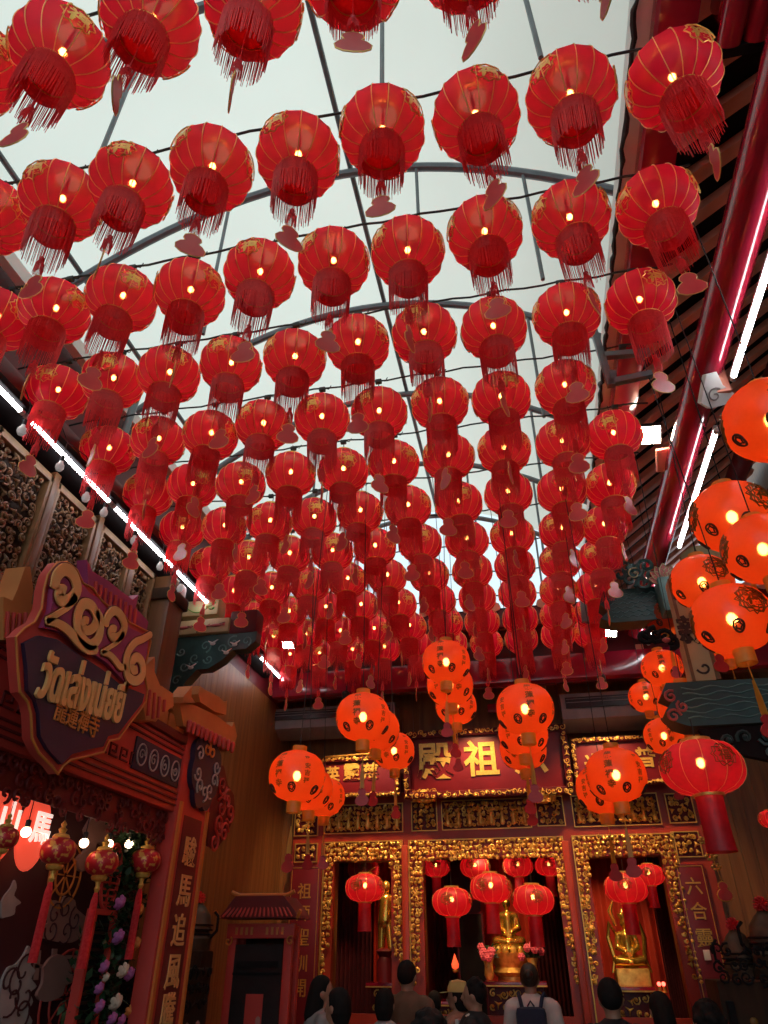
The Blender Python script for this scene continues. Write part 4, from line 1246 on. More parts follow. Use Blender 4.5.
# hanging fretwork under the beam
mb = MB(); g = random.Random(4); u = 2.0
while u < 5.0:
    for r in range(3):
        if g.random() < .85: mb.tube([GF.p(*p, -.04) for p in spiral(u, 2.54 - r * .075 * (1 if (int(u * 4) % 2) else .7), .045, g.uniform(0, 6), 1.0)], .010, 4)
    u += .085
mb.fbox(GF, 1.7, 5.02, 2.40, 2.60, -.06, -.05)
mb.build('hanging_fretwork', M_gatedk, gate)

# ------------------------------------------------------------------ the 2026 sign
SX = GXP + .22
SF = FX(SX)


def spx(pts): return [gp(a, b, SX) for a, b in pts]


sign = thing('festival_sign', 'big shaped sign reading 2026 with Thai and Chinese lettering in front of the red gate', 'sign', (SX, 3.6, 2.55))
OUT = [(15, 637), (24, 628), (34, 622), (41, 608), (43, 590), (47, 575), (56, 563), (66, 562), (76, 570), (82, 583), (92, 588), (100, 600), (110, 608), (121, 612), (128, 622), (140, 628), (148, 632),
       (150, 642), (146, 660), (143, 670), (147, 690), (145, 702), (138, 712), (130, 722), (118, 739), (108, 741), (103, 752), (88, 756), (70, 760), (62, 766), (57, 774), (51, 766), (38, 753), (31, 738), (30, 714), (27, 702), (19, 692), (17, 670)]


def inset(P, k, kc):
    cx = sum(p[0] for p in P) / len(P); cy = sum(p[1] for p in P) / len(P)
    return [(cx + (x - cx) * k, cy + (y - cy) * kc) for x, y in P]


MB().prism(spx(OUT), SF, -.05, .0).build('sign_board', M_gate, sign)
LOW = [(17, 640), (33, 632), (52, 636), (75, 652), (100, 668), (121, 686), (134, 690), (144, 694), (142, 703), (134, 713), (117, 735), (106, 738), (101, 749), (86, 752), (68, 757), (57, 768), (42, 752), (34, 738), (33, 714), (29, 700), (21, 690), (20, 665)]
MB().prism(inset(spx(LOW), .95, .95), SF, .0, .022).build('navy_field', M_navy, sign)
UP = [(36, 628), (44, 610), (46, 590), (52, 572), (60, 566), (70, 569), (76, 582), (84, 592), (94, 598), (102, 608), (112, 615), (120, 618), (126, 628), (138, 634), (145, 638), (144, 655), (139, 672), (141, 686), (132, 688), (120, 683), (102, 664), (78, 648), (55, 633)]
MB().prism(inset(spx(UP), .97, .97), SF, .0, .03).build('purple_field', M_magenta, sign)
mb = MB(); mb.tube([SF.p(*p, .005) for p in spx(OUT)], .007, 6, closed=True); mb.build('orange_edge', M_orline, sign)


def ribbon(mb, pts, wid, f, n0, n1):
    m = len(pts); L = []; Rr = []
    for i, (x, y) in enumerate(pts):
        a = pts[max(i - 1, 0)]; b = pts[min(i + 1, m - 1)]; dx, dy = b[0] - a[0], b[1] - a[1]; q = math.hypot(dx, dy) or 1
        w_ = wid[i] / 2; L.append((x - dy / q * w_, y + dx / q * w_)); Rr.append((x + dy / q * w_, y - dx / q * w_))
    vs = []
    for i in range(m): vs += [f.p(*L[i], n0), f.p(*Rr[i], n0), f.p(*Rr[i], n1), f.p(*L[i], n1)]
    fs = []
    for i in range(m - 1):
        k = i * 4
        for j in range(4): fs.append((k + j, k + (j + 1) % 4, k + 4 + (j + 1) % 4, k + 4 + j))
    fs += [(3, 2, 1, 0), ((m - 1) * 4, (m - 1) * 4 + 1, (m - 1) * 4 + 2, (m - 1) * 4 + 3)]
    mb.add(vs, fs)


def smoothpath(P, n=6):
    out = []
    for i in range(len(P) - 1):
        p0 = P[max(i - 1, 0)]; p1 = P[i]; p2 = P[i + 1]; p3 = P[min(i + 2, len(P) - 1)]
        for k in range(n):
            t = k / n; out.append(tuple(.5 * (2 * p1[j] + (p2[j] - p0[j]) * t + (2 * p0[j] - 5 * p1[j] + 4 * p2[j] - p3[j]) * t * t + (3 * p1[j] - p0[j] - 3 * p2[j] + p3[j]) * t ** 3) for j in range(2)))
    out.append(P[-1]); return out


# digits traced in photo pixels (crop scale 3.2, origin 0,540)
DG = {'two': ([(196, 168), (190, 155), (176, 158), (170, 178), (184, 194), (208, 186), (222, 160), (212, 120), (190, 96), (160, 110), (148, 150)], None),
      }


def cpx(pts): return spx([(a / 3.2, 540 + b / 3.2) for a, b in pts])


DIG = [
 ('first_digit_two', [([(188, 168), (176, 160), (166, 176), (178, 196), (205, 192), (226, 160), (214, 116), (186, 96), (160, 118), (152, 160)], 24, 34),
                      ([(222, 180), (196, 215), (160, 240), (124, 262)], 34, 16), ([(124, 262), (160, 268), (196, 290), (228, 326), (262, 352), (292, 352)], 14, 26)]),
 ('digit_zero', [([(262, 262), (250, 258), (244, 276), (258, 292), (280, 280), (290, 250), (274, 214), (248, 206), (230, 236), (228, 280), (244, 320), (270, 338), (296, 312), (302, 262), (288, 228)], 16, 30)]),
 ('second_digit_two', [([(352, 290), (342, 284), (334, 298), (346, 314), (368, 306), (380, 278), (368, 244), (346, 228), (324, 250), (318, 280)], 16, 27),
                       ([(376, 300), (356, 328), (330, 346), (304, 362)], 26, 12), ([(304, 362), (330, 368), (350, 388), (366, 408), (384, 408)], 11, 20)]),
 ('digit_six', [([(468, 302), (440, 318), (414, 330), (392, 360), (384, 400), (392, 440), (418, 452), (438, 432), (436, 394), (418, 376), (402, 396), (408, 418), (420, 414)], 18, 28)]),
]
for nm, strokes in DIG:
    mb = MB(); me_ = MB()
    for P, w0, w1 in strokes:
        q = smoothpath(cpx(P), 5); m = len(q); sc = (cpx([(100, 100)])[0][0] - cpx([(0, 100)])[0][0]); sc = .0021
        wid = [(w0 + (w1 - w0) * math.sin(PI * min(1, i / (m - 1) * .9 + .1) * .75)) * sc for i in range(m)]
        wid[0] *= .5; wid[-1] *= .45
        ribbon(mb, q, [x + .014 for x in wid], SF, .03, .036); ribbon(me_, q, wid, SF, .036, .044)
    o = mb.build(nm, M_gatedk, sign); me_.build('digit_face', M_peach, o)
# lettering
def lay(st, a, b, name, m, off, hpx, ext=.016, n0=.024):
    pa, pb = spx([a])[0], spx([b])[0]; du, dv = pb[0] - pa[0], pb[1] - pa[1]; L = math.hypot(du, dv); rot = math.atan2(dv, du)
    vs, fs = textmesh(st, off); w = max(v[0] for v in vs) - min(v[0] for v in vs)
    f = Fr(SF.p((pa[0] + pb[0]) / 2, (pa[1] + pb[1]) / 2, n0), (0, math.cos(rot), math.sin(rot)), (0, 0, 1)); h = hpx
    mb = MB(); mb.text(st, f, h, ext, off, sx=L / (w * h)); return mb.build(name, m, sign)


lay('วัดเล่งเน่ยยี่', (36, 671), (119, 702), 'thai_lettering', M_peach, .03, .27)
lay('龍蓮禪寺', (51, 708), (94, 729), 'chinese_lettering', M_orline, .008, .12, .008)

# ------------------------------------------------------------------ photo backdrop in the gate
BX = -3.05
BF = FX(BX)
bd = thing('photo_backdrop', 'dark maroon printed photo backdrop inside the festival gate with pale horse and clouds', 'backdrop', (BX, 3.8, 0))
MB().fbox(BF, 1.8, 5.5, 0, 2.95, -.05, 0).build('board', M_backdrop, bd)


def bpl(pts): return [gp(a / 3.2, 780 + b / 3.2, BX) for a, b in pts]


def bprint(pts, name, m, n1=.012):
    mb = MB(); mb.prism(smoothpath(bpl(pts) + [bpl(pts)[0]], 3)[:-1], BF, .001, n1); return mb.build(name, m, bd)


c1 = bprint([(130, 505), (128, 470), (150, 455), (140, 420), (165, 385), (190, 390), (205, 370), (235, 385), (240, 410), (262, 430), (285, 455), (262, 470), (255, 500), (225, 520), (180, 518)], 'pink_cloud', M_rose)
mb = MB()
for i, (x, y) in enumerate([(170, 430), (205, 410), (235, 445), (160, 480), (205, 485)]): q = bpl([(x, y)])[0]; mb.tube([BF.p(*p, .014) for p in spiral(*q, .075, i, 1.2)], .006, 4)
mb.build('cloud_lines', M_backdrop, c1)
h = bprint([(0, 640), (20, 600), (45, 590), (70, 560), (85, 530), (95, 545), (105, 570), (92, 590), (108, 610), (95, 635), (112, 660), (92, 680), (100, 710), (85, 740), (95, 781), (0, 781)], 'pale_horse', M_silver)
mb = MB()
for i, (x, y) in enumerate([(70, 610), (50, 650), (75, 690), (30, 700), (60, 745), (20, 650)]):
    q = bpl([(x, y)])[0]; mb.tube([BF.p(*p, .014) for p in spiral(*q, .09, i * 1.1 + 1, .8)], .007, 4)
mb.build('mane_lines', M_backdrop, h)
bprint([(0, 390), (10, 370), (30, 345), (42, 320), (48, 345), (40, 370), (62, 392), (45, 405), (40, 430), (10, 440), (0, 438)], 'pagoda_print', M_silver)
mb = MB()
for q in [((105, 590), (260, 590), (260, 602), (105, 602)), ((165, 540), (180, 540), (170, 690), (155, 690)), ((205, 560), (262, 562), (262, 574), (205, 572)), ((110, 545), (128, 545), (118, 640), (104, 640))]:
    mb.prism(bpl(q), BF, .001, .010)
mb.build('pale_pagoda_lines', M_rose, bd)
for nm, (x, y), r in (('flower_roundel', (205, 305), .17), ('flower_roundel', (200, 700), .24)):
    q = bpl([(x, y)])[0]; mb = MB()
    for rr in (1, .6): mb.tube([BF.p(q[0] + r * rr * math.cos(i * PI / 12), q[1] + 1.1 * r * rr * math.sin(i * PI / 12), .01) for i in range(24)], .008, 5, closed=True)
    for i in range(8): mb.tube([BF.p(q[0] + .1 * r * math.cos(i * PI / 4), q[1] + .1 * r * math.sin(i * PI / 4), .01), BF.p(q[0] + r * math.cos(i * PI / 4), q[1] + 1.1 * r * math.sin(i * PI / 4), .01)], .006, 4)
    mb.build(nm, M_gate if y > 400 else M_orline, bd)
bprint([(262, 160), (285, 120), (300, 105), (335, 110), (355, 125), (345, 170), (352, 210), (330, 215), (300, 200), (290, 240), (270, 285), (245, 290), (240, 250), (270, 215)], 'cream_cloud', M_rose, .03)
bprint([(130, 600), (165, 560), (205, 570), (225, 640), (200, 660), (190, 690), (140, 710), (110, 690), (128, 650)], 'pink_peony', M_rose, .02)

# paper disc lanterns with the horse character
M_disc = emat('lit_red_paper', (1.0, .10, .05), .55)
for (px, py, lab, ch) in ((33, 832, 'glowing red oval paper lamp with a white horse character in the gate', '馬'), (2, 822, 'glowing red oval paper lamp cut by the left edge of the photo', '山')):
    p = hx(px, py, -2.93); t = thing('paper_lamp', lab, 'lamp', p); f = Fr(p, (0, 1, 0), (0, 0, 1)); mb = MB()
    mb.ball(p, (.05, .135, .21), 20, 12); mb.build('paper_body', M_disc, t)
    MB().text(ch, f.shift(-.0, .02, .045), .17, .010, .02).build('white_character', emat('backlit_white', (1, .8, .7), .8), t)
    MB().tube([p + Vector((0, 0, .26)), p + Vector((0, 0, .6))], .004, 5).build('cord', M_cable, t)
# small brocade lanterns hanging in the opening
M_broc = pmat('red_gold_brocade', (.55, .02, .03), (.75, .38, .08), 22, .35, .2, sharp=(.54, .60))
PM = shell_prof(.12, .085, .05, 10)


def mini():
    t = thing('brocade_lantern', 'x', 'lantern')
    vs, fs = lobed(PM, 14, .02, 3); MB().add(vs, fs).build('globe', M_broc, t, local=True)
    MB().lathe([(.055, .082), (.06, .09), (.05, .105), (.02, .115), (.03, .14), (.012, .155), (.02, .175), (.001, .2)], 18).build('gold_cap', M_gold, t, local=True)
    MB().lathe([(.052, -.082), (.06, -.095), (.05, -.115), (.02, -.125), (.014, -.15), (.022, -.17), (.010, -.20)], 18).build('gold_base', M_gold, t, local=True)
    MB().tube([(0, 0, .19), (0, 0, .5)], .003, 5).build('cord', M_cable, t, local=True)
    mb = MB(); gg = random.Random(1)
    for k in range(22): a = 2 * PI * k / 22; mb.tube([(.008 * math.cos(a), .008 * math.sin(a), -.19), (.022 * math.cos(a), .022 * math.sin(a), -.25), (.026 * math.cos(a), .026 * math.sin(a), -.66)], .004, 4)
    mb.build('long_tassel', M_fringe, t, local=True)
    return t


MI = mini(); us = False
for px, py, w_, lab in ((58, 851, 34, 'brocade lantern with gold caps and long red tassel, in front of the paper lamp'), (102, 863, 32, 'brocade lantern with gold caps in the middle of the gate opening, over the slatted board'),
                        (145, 861, 30, 'brocade lantern with gold caps nearest the lettered pillar, before the flowers'), (4, 838, 28, 'brocade lantern with gold caps cut by the left edge of the photo')):
    o = copy_tree(MI) if us else MI; us = True; p = hx(px, py, -2.7); o.location = p; s = w_ * ((p - C0).dot(_F)) / FPX / .24; o.scale = (s,) * 3
    o['label'] = lab; o['category'] = 'lantern'; o['group'] = 'small brocade lanterns in the gate opening'
# gate string lights
for px, py, lab in ((26, 832, 'glowing bulb beside the white horse character'), (84, 843, 'glowing bulb between the first two brocade lanterns'), (109, 844, 'glowing bulb above the middle brocade lantern'), (129, 844, 'glowing bulb just left of the lantern nearest the pillar')):
    p = hx(px, py, -2.78); t = thing('string_bulb', lab, 'bulb', p, group='lit string bulbs in the gate')
    MB().ball((0, 0, 0), .028, 12, 8).build('glass', emat('soft_bulb', (1, .62, .38), 9), t, local=True)
    MB().lathe([(.012, .02), (.015, .03), (.015, .06), (.006, .065)], 10).build('socket', M_cable, t, local=True)
    MB().tube([(0, 0, .06), (0, 0, .33)], .003, 4).build('cord', M_cable, t, local=True)
# slatted board
t = thing('slatted_board', 'tall narrow black slatted board in a red frame with an oval fretwork top', 'board', (-2.75, 4.0, 0)); f = FX(-2.78)
q = [gp(a / 3.2, 780 + b / 3.2, -2.78) for a, b in ((298, 432), (355, 432), (318, 781), (240, 781))]; w0, w1 = q[0][0], q[1][0]; ztop = (q[0][1] + q[1][1]) / 2
MB().fbox(f, w0, w1, .2, ztop, -.03, 0).build('black_panel', M_black, t)
mb = MB()
for i in range(40): mb.fbox(f, w0 + .02, w1 - .02, ztop - .06 - i * .045, ztop - .045 - i * .045, 0, .012)
mb.build('slats', M_wooddark, t, smooth=False)
mb = MB()
for b_ in ((w0 - .03, w0, .2, ztop), (w1, w1 + .03, .2, ztop), (w0 - .03, w1 + .03, ztop, ztop + .03)): mb.fbox(f, *b_, -.03, .03)
mb.build('red_frame', M_gate, t, smooth=False)
cu, cv = (w0 + w1) / 2, ztop + .22; mb = MB()
mb.tube([f.p(cu + .10 * math.cos(i * PI / 14), cv + .19 * math.sin(i * PI / 14), .01) for i in range(28)], .012, 5, closed=True)
for i in range(-4, 5): z = cv + i * .038; hw = .10 * math.sqrt(max(0, 1 - ((z - cv) / .19) ** 2)); mb.tube([f.p(cu - hw, z, .01), f.p(cu + hw, z, .01)], .008, 4)
mb.tube([f.p(cu, cv - .19, .01), f.p(cu, cv + .19, .01)], .008, 4); mb.build('oval_fretwork', M_gate, t)
# flower garland
gl = thing('flower_garland', 'tall leafy garland with purple, orange and cream roses beside the lettered pillar', 'flowers', (-2.8, 4.75, 0))
mb = MB(); g = random.Random(12)
for k in range(2200):
    z = g.uniform(.6, 2.5); py_ = max(-.26, min(.26, g.gauss(0, .14))); p = Vector((-2.85 + g.uniform(-.05, .10), 4.86 + py_ - (2.2 - z) * .10, z))
    d = Vector((g.uniform(.1, 1), g.uniform(-1, 1), g.uniform(-.9, .9))).normalized() * g.uniform(.05, .10); s = d.cross(Vector((.3, .2, 1))).normalized() * .02
    mb.add([p, p + d * .5 + s, p + d, p + d * .5 - s, p + d * .5 + Vector((-.006, 0, -.006))], [(0, 1, 2), (0, 2, 3), (0, 4, 1), (1, 4, 2), (2, 4, 3), (3, 4, 0)])
mb.build('foliage', M_leaf, gl, smooth=False)
PAL = {'purple': pmat('purple_rose_petal', (.50, .16, .42), (.36, .08, .30), 20, .6), 'orange': pmat('orange_rose_petal', (.75, .28, .06), (.6, .18, .04), 20, .6), 'cream': pmat('cream_rose_petal', (.75, .62, .48), (.6, .48, .36), 20, .6)}


def rose(p, r, m, par, n=Vector((1, -.3, -.4))):
    n = n.normalized(); a = n.orthogonal().normalized(); b = n.cross(a); mb = MB()
    for ring, (k, rr, h, s) in enumerate(((3, .25, .5, .42), (5, .55, .25, .5), (6, .85, 0, .5))):
        for i in range(k):
            t_ = 2 * PI * i / k + ring; c_ = p + (a * math.cos(t_) + b * math.sin(t_)) * r * rr + n * h * r
            M = Matrix.Translation(c_) @ Matrix(((a.x, b.x, n.x), (a.y, b.y, n.y), (a.z, b.z, n.z))).to_4x4()
            mb.ball((0, 0, 0), (r * s, r * s, r * .22), 8, 5, M @ Matrix.Rotation(t_, 4, 'Z') @ Matrix.Rotation(.5, 4, 'Y'))
    mb.build('rose', m, par, label={'purple_rose_petal': 'purple rose', 'orange_rose_petal': 'orange rose', 'cream_rose_petal': 'cream rose'}[m.name])


for (x, y, s, c_) in [(385, 393, .06, 'purple'), (445, 418, .055, 'orange'), (380, 503, .06, 'purple'), (436, 525, .055, 'orange'), (395, 610, .06, 'cream'), (415, 622, .055, 'purple'), (335, 598, .05, 'purple'),
                      (320, 725, .05, 'purple'), (372, 712, .065, 'cream'), (415, 740, .05, 'orange'), (435, 748, .045, 'purple'), (482, 640, .045, 'purple'), (465, 560, .04, 'orange'), (470, 690, .05, 'purple'),
                      (450, 705, .045, 'orange'), (485, 715, .04, 'orange'), (340, 632, .035, 'cream'), (318, 668, .045, 'purple'), (360, 765, .05, 'purple'), (390, 770, .045, 'purple'), (475, 745, .045, 'orange'), (505, 640, .035, 'purple')]:
    rose(hx(x / 3.2, 780 + y / 3.2, -2.70), s * .62, PAL[c_], gl)

# ------------------------------------------------------------------ kiosk and tiered cabinet, left
t = thing('shrine_kiosk', 'small red roofed wooden kiosk with glass front, left of the shrine', 'kiosk', (-2.6, 7.2, 0))
MB().bevbox((-2.61, 7.25, .35), (.62, .3, .7), .02).build('plinth', M_lacqdark, t)
for sx in (-1, 1):
    for yy in (7.14, 7.34): MB().bevbox((-2.61 + sx * .27, yy, 1.3), (.08, .06, 1.25), .01).build('post', M_gate, t)
MB().box((-2.61, 7.36, 1.3), (.5, .02, 1.2)).build('back_panel', M_wooddark, t)
MB().bevbox((-2.61, 7.14, 1.88), (.66, .1, .12), .01).build('frieze', M_gate, t)
mb = MB()
for i in range(10):
    if i in (4, 5): continue
    mb.box((-2.61 - .23 + i * .05, 7.085, 1.88), (.022, .01, .06))
mb.build('gold_frieze_slots', M_orange, t, smooth=False)
MB().prism([(-3.0, 1.98), (-2.22, 1.98), (-2.27, 2.05), (-2.38, 2.16), (-2.85, 2.16), (-2.93, 2.06)], Fr((0, 7.42, 0)), 0, .42).build('roof', M_gatedk, t)
mb = MB()
for i in range(16): x = -2.95 + i * .045; mb.tube([(x, 6.98, 1.99), (x * .6 - 1.044, 7.04, 2.15)], .010, 5)
mb.build('roof_ribs', M_gate, t)
mb = MB(); mb.tube([(-2.93, 7.1, 2.20), (-2.85, 7.1, 2.17), (-2.38, 7.1, 2.17), (-2.3, 7.1, 2.20)], .018, 8); mb.build('ridge', M_orline, t)
mb = MB()
for sx in (-1, 1): mb.tube([(-2.61 + sx * .38, 7.0, 1.98), (-2.61 + sx * .42, 6.97, 2.04)], .016, 6); mb.tube([Fr((0, 7.08, 0)).p(*p) for p in spiral(-2.61 + sx * .3, 1.8, .04, 1, 1.1, sx)], .008, 5)
mb.build('corner_scroll', M_orline, t)
MB().box((-2.61, 7.1, 1.25), (.46, .006, 1.05)).build('glass_pane', pmat('dark_glass', (.03, .02, .02), (.04, .03, .03), 2, .08), t)
mb = MB(); mb.box((-2.61, 7.09, 1.55), (.46, .012, .02)); mb.box((-2.61, 7.09, 1.62), (.40, .012, .05)); mb.build('black_lattice', M_black, t, smooth=False)
mb = MB(); mb.fbox(FY(7.09), -2.69, -2.53, .85, 1.4, 0, .01); mb.build('red_tablet', M_gate, t)
mb = MB(); mb.ball((-2.56, 7.085, 1.2), (.03, .01, .05), 8, 6); mb.box((-2.42, 7.085, 1.05), (.04, .01, .2)); mb.build('offerings', M_rose, t)


def censer(x, y, s, label, ztop, pom=True, tiers=((.34, .0), (.30, .14), (.36, .2), (.22, .34))):
    t = thing('incense_burner', label, 'incense burner', (x, y, 0)); z = ztop - .5 * s
    MB().lathe([(.24 * s, z - .25 * s), (.26 * s, z - .1 * s), (.20 * s, z), (.24 * s, z + .02 * s), (.22 * s, z + .1 * s), (.2 * s, z + .2 * s), (.12 * s, z + .3 * s), (.05 * s, z + .36 * s), (.001, z + .38 * s)], 20, Matrix.Translation((x, y, 0))).build('domed_lid', pmat('dull_bronze', (.12, .07, .04), (.06, .04, .025), 12, .5, .4), t)
    mb = MB()
    for k in range(3): mb.tube([(x + .245 * s * math.cos(a * PI / 8), y + .245 * s * math.sin(a * PI / 8), z - .05 * s + k * .06 * s) for a in range(16)], .012 * s, 5, closed=True)
    mb.build('rim_bands', M_black, t)
    for sx in (-1, 1): MB().tube([(x + sx * .24 * s, y, z - .1 * s), (x + sx * .34 * s, y, z), (x + sx * .34 * s, y, z + .18 * s), (x + sx * .28 * s, y, z + .24 * s)], .02 * s, 6).build('handle', M_black, t)
    if pom:
        mb = MB(); gg = random.Random(3)
        for k in range(60):
            d = Vector((gg.gauss(0, 1), gg.gauss(0, 1), gg.gauss(0, 1) + .3)).normalized() * .09 * s; mb.capsule((x, y, z + .42 * s), Vector((x, y, z + .42 * s)) + d, .018 * s, .012 * s, 5)
        mb.build('red_pompon', M_fringe, t)
    MB().bevbox((x, y, (z - .25 * s) / 2), (.5 * s, .4 * s, z - .25 * s), .02).build('stand', M_wooddark, t)
    return t


p = hx(207, 905, -3.12); censer(-3.16, p.y - .1, .62, 'dark tiered incense burner with a red pompon behind the lettered pillar', p.z + .1)
t = thing('black_cabinet', 'black openwork altar cabinet between the lettered pillar and the red kiosk', 'cabinet', (-3.1, 6.2, 0))
MB().bevbox((-3.12, 6.25, .85), (.5, .85, 1.5), .02).build('body', M_wooddark, t)
mb = MB(); scrolls(mb, FX(-2.86), lambda x, y: True, 5.85, 6.62, 1.3, 1.62, .09, .010, .02, 6); mb.build('carved_cresting', M_black, t)
mb = MB(); scrolls(mb, FY(5.80), lambda x, y: True, -3.36, -2.9, 1.2, 1.6, .08, .010, .02, 6); mb.build('carved_end', M_black, t)
mb = MB()
for i, y in enumerate((5.75, 6.0, 6.25, 6.45)): mb.ball((-2.84, y, 1.15), (.02, .06, .10), 8, 6)
mb.build('offering_packets', M_rose, t)
# right hand dark cabinets with burners
p = hy(733, 925, 7.7); censer(p.x, 7.7, .62, 'bronze domed incense burner with red pompon, nearest the right couplet board', p.z + .05)
p = hy(762, 908, 7.45); censer(p.x, 7.45, .7, 'bronze domed incense burner with red pompon, cut by the right edge', p.z + .08)
t = thing('black_cabinet', 'black openwork altar cabinet at the bottom right corner', 'cabinet', (1.7, 6.9, 0)); q = hy(715, 965, 6.6)
MB().bevbox((q.x + .6, 6.95, q.z / 2 - .05), (1.2, .5, q.z - .1), .02).build('body', M_wooddark, t)
mb = MB(); scrolls(mb, FY(6.68), lambda x, y: True, q.x, q.x + 1.2, q.z - .14, q.z + .14, .09, .010, .02, 6); mb.build('carved_cresting', M_black, t)
for k in range(4): MB().bevbox((q.x + .06 + k * .36, 6.67, q.z / 2 - .1), (.05, .05, q.z - .25), .008).build('post', M_black, t)
mb = MB()
for k in range(5): mb.ball((q.x + .2 + k * .2, 6.68, q.z - .35), (.03, .01, .03), 8, 6)
mb.build('brass_fittings', M_goldink, t)
# ------------------------------------------------------------------ right hand painted brackets
def wavebeam(fr, P, nm, lab, seed, depth=.2, wav=6, v0=0, v1=0, u0=0, u1=0):
    t = thing(nm, lab, 'beam', fr.p(u0, v0)); MB().prism(P, Fr(fr.p(0, 0, -depth), fr.u, fr.v), 0, depth).build('beam_body', M_teal, t); mb = MB()
    for j in range(wav):
        v = v0 + (j + .5) * (v1 - v0) / wav; pts = [fr.p(u0 + i * (u1 - u0) / 30, v + .011 * math.sin(i * 1.1 + j * 1.7), .004) for i in range(31)]
        mb.tube(pts, .005, 5)
    for j in range(4):
        n = -depth * (j + .5) / 4; mb.tube([fr.p(u0 + i * (u1 - u0) / 30, v0 - .003 + 0 * i, n + .012 * math.sin(i * 1.1 + j)) for i in range(31)], .005, 5)
    mb.build('wave_lines', M_tealight, t); return t


f = FY(4.9)
t = wavebeam(f, [(.99, 3.27), (2.9, 3.24), (2.9, 2.97), (1.08, 2.97), (1.0, 3.0), (.95, 3.08), (1.02, 3.16), (.95, 3.2)], 'wave_beam', 'dark teal beam end carved with waves, below the cream post', 3, .22, 6, 3.0, 3.24, 1.08, 2.2)
mb = MB()
for i, (x, z, r) in enumerate([(.99, 3.04, .05), (1.0, 3.17, .045), (1.06, 3.1, .04)]): mb.tube([f.p(*p, .012) for p in spiral(x, z, r, i, 1.3)], .010, 5)
mb.build('pink_scroll', M_lotus, t)
t = thing('cream_post', 'cream painted short post with black brush characters, standing on the teal wave beam', 'post', (1.24, 4.95, 3.25))
MB().prism([(1.16, 3.27), (1.35, 3.27), (1.34, 4.05), (1.17, 4.05)], Fr((0, 5.03, 0)), 0, .13).build('post_body', M_cream, t)
mb = MB(); mb.fbox(FY(4.9), 1.165, 1.185, 3.27, 4.05, 0, .012); mb.fbox(FY(4.9), 1.32, 1.345, 3.27, 4.05, 0, .012); mb.build('edge_strip', M_woodcarve, t, smooth=False)
MB().text('新', Fr((1.255, 4.895, 3.64)), .22, .008, .03).build('black_character', M_ink, t)
MB().text('小', Fr((1.255, 4.895, 3.92)), .16, .008, .03).build('black_character', M_ink, t)
mb = MB(); mb.tube([Fr((0, 4.895, 0)).p(*p) for p in spiral(1.26, 3.36, .05, 3.4, .9)], .008, 5); mb.build('black_curl', M_ink, t)
t = thing('curled_carving', 'black curled cloud carving with red tips, left of the cream post', 'carving', hy(655, 640, 5.0)); f5 = FY(5.0); mb = MB()
for i, (px, py, r) in enumerate([(645, 636, .06), (655, 634, .055), (666, 637, .06), (672, 642, .05)]):
    a = bp(px, py, 5.0); mb.tube([f5.p(*p) for p in spiral(*a, r, i * 1.4, 1.3, 1 if i % 2 else -1)], [.020 * (1 - .4 * k / 14) for k in range(14)], 6)
mb.tube([f5.p(*bp(641, 634, 5.0)), f5.p(*bp(655, 642, 5.0)), f5.p(*bp(676, 638, 5.0))], .018, 6)
mb.build('curls', M_black, t); a = bp(666, 641, 5.0); MB().ball(f5.p(*a, .02), (.03, .015, .02), 8, 6).build('red_tip', M_lotus, t)
f = FY(6.6)
t = wavebeam(f, [(.93, 4.80), (1.60, 4.80), (1.60, 4.45), (.98, 4.45), (.86, 4.50), (.95, 4.58), (.88, 4.66)], 'wave_beam', 'teal wave-carved beam end beside the last red lanterns, under the pink lotus', 5, .22, 6, 4.48, 4.76, .98, 1.42)
MB().bevbox((1.5, 6.5, 4.62), (.14, .24, .36), .02).build('pale_band', M_tealight, t)
t = thing('lotus_carving', 'pink carved lotus flower on the far right bracket', 'carving', hy(666, 580, 6.45)); c = hy(666, 582, 6.45)
for i, a in enumerate((-75, -50, -25, 0, 25, 50, 75)):
    mb = MB(); d = Vector((math.sin(R(a)), 0, math.cos(R(a)))); w_ = Vector((d.z, 0, -d.x)); L = .19 - .03 * abs(a) / 75
    P = [c + d * .02, c + d * L * .35 + w_ * .045, c + d * L * .7 + w_ * .04, c + d * L, c + d * L * .7 - w_ * .04, c + d * L * .35 - w_ * .045]
    y = Vector((0, -.02 - .004 * i, 0)); mb.add([p + y for p in P] + [p - y * .2 for p in P], [(0, 1, 2, 3, 4, 5), (11, 10, 9, 8, 7, 6)] + [(i2, (i2 + 1) % 6, 6 + (i2 + 1) % 6, 6 + i2) for i2 in range(6)])
    o = mb.build('petal', M_lotus, t); mb = MB(); mb.tube([p + y * 1.1 for p in P], .006, 5, closed=True); mb.build('petal_rim', M_cream, o)
t = thing('cloud_carving', 'dark teal curly cloud carving left of the pink lotus', 'carving', hy(630, 578, 6.5)); f = FY(6.5); mb = MB()
for i, (px, py) in enumerate([(626, 566), (636, 572), (646, 566), (630, 580), (642, 582), (650, 576), (620, 575)]):
    a = bp(px, py, 6.5); mb.tube([f.p(*p) for p in spiral(*a, .085, i * 1.7, 1.3, 1 if i % 2 else -1)], .02, 6)
mb.fbox(f, bp(618, 0, 6.5)[0], bp(654, 0, 6.5)[0], bp(0, 588, 6.5)[1], bp(0, 568, 6.5)[1], -.1, -.03)
mb.build('cloud_curls', M_teal, t)
mb = MB(); a = bp(634, 575, 6.5); mb.tube([f.p(*p, .03) for p in spiral(*a, .07, 1, 1.2)], .007, 5); mb.build('pale_edge', M_cream, t)
t = thing('cream_plaque', 'cream cloud-edged plaque above the lotus, behind the orange lanterns', 'plaque', hy(700, 560, 6.62)); mb = MB()
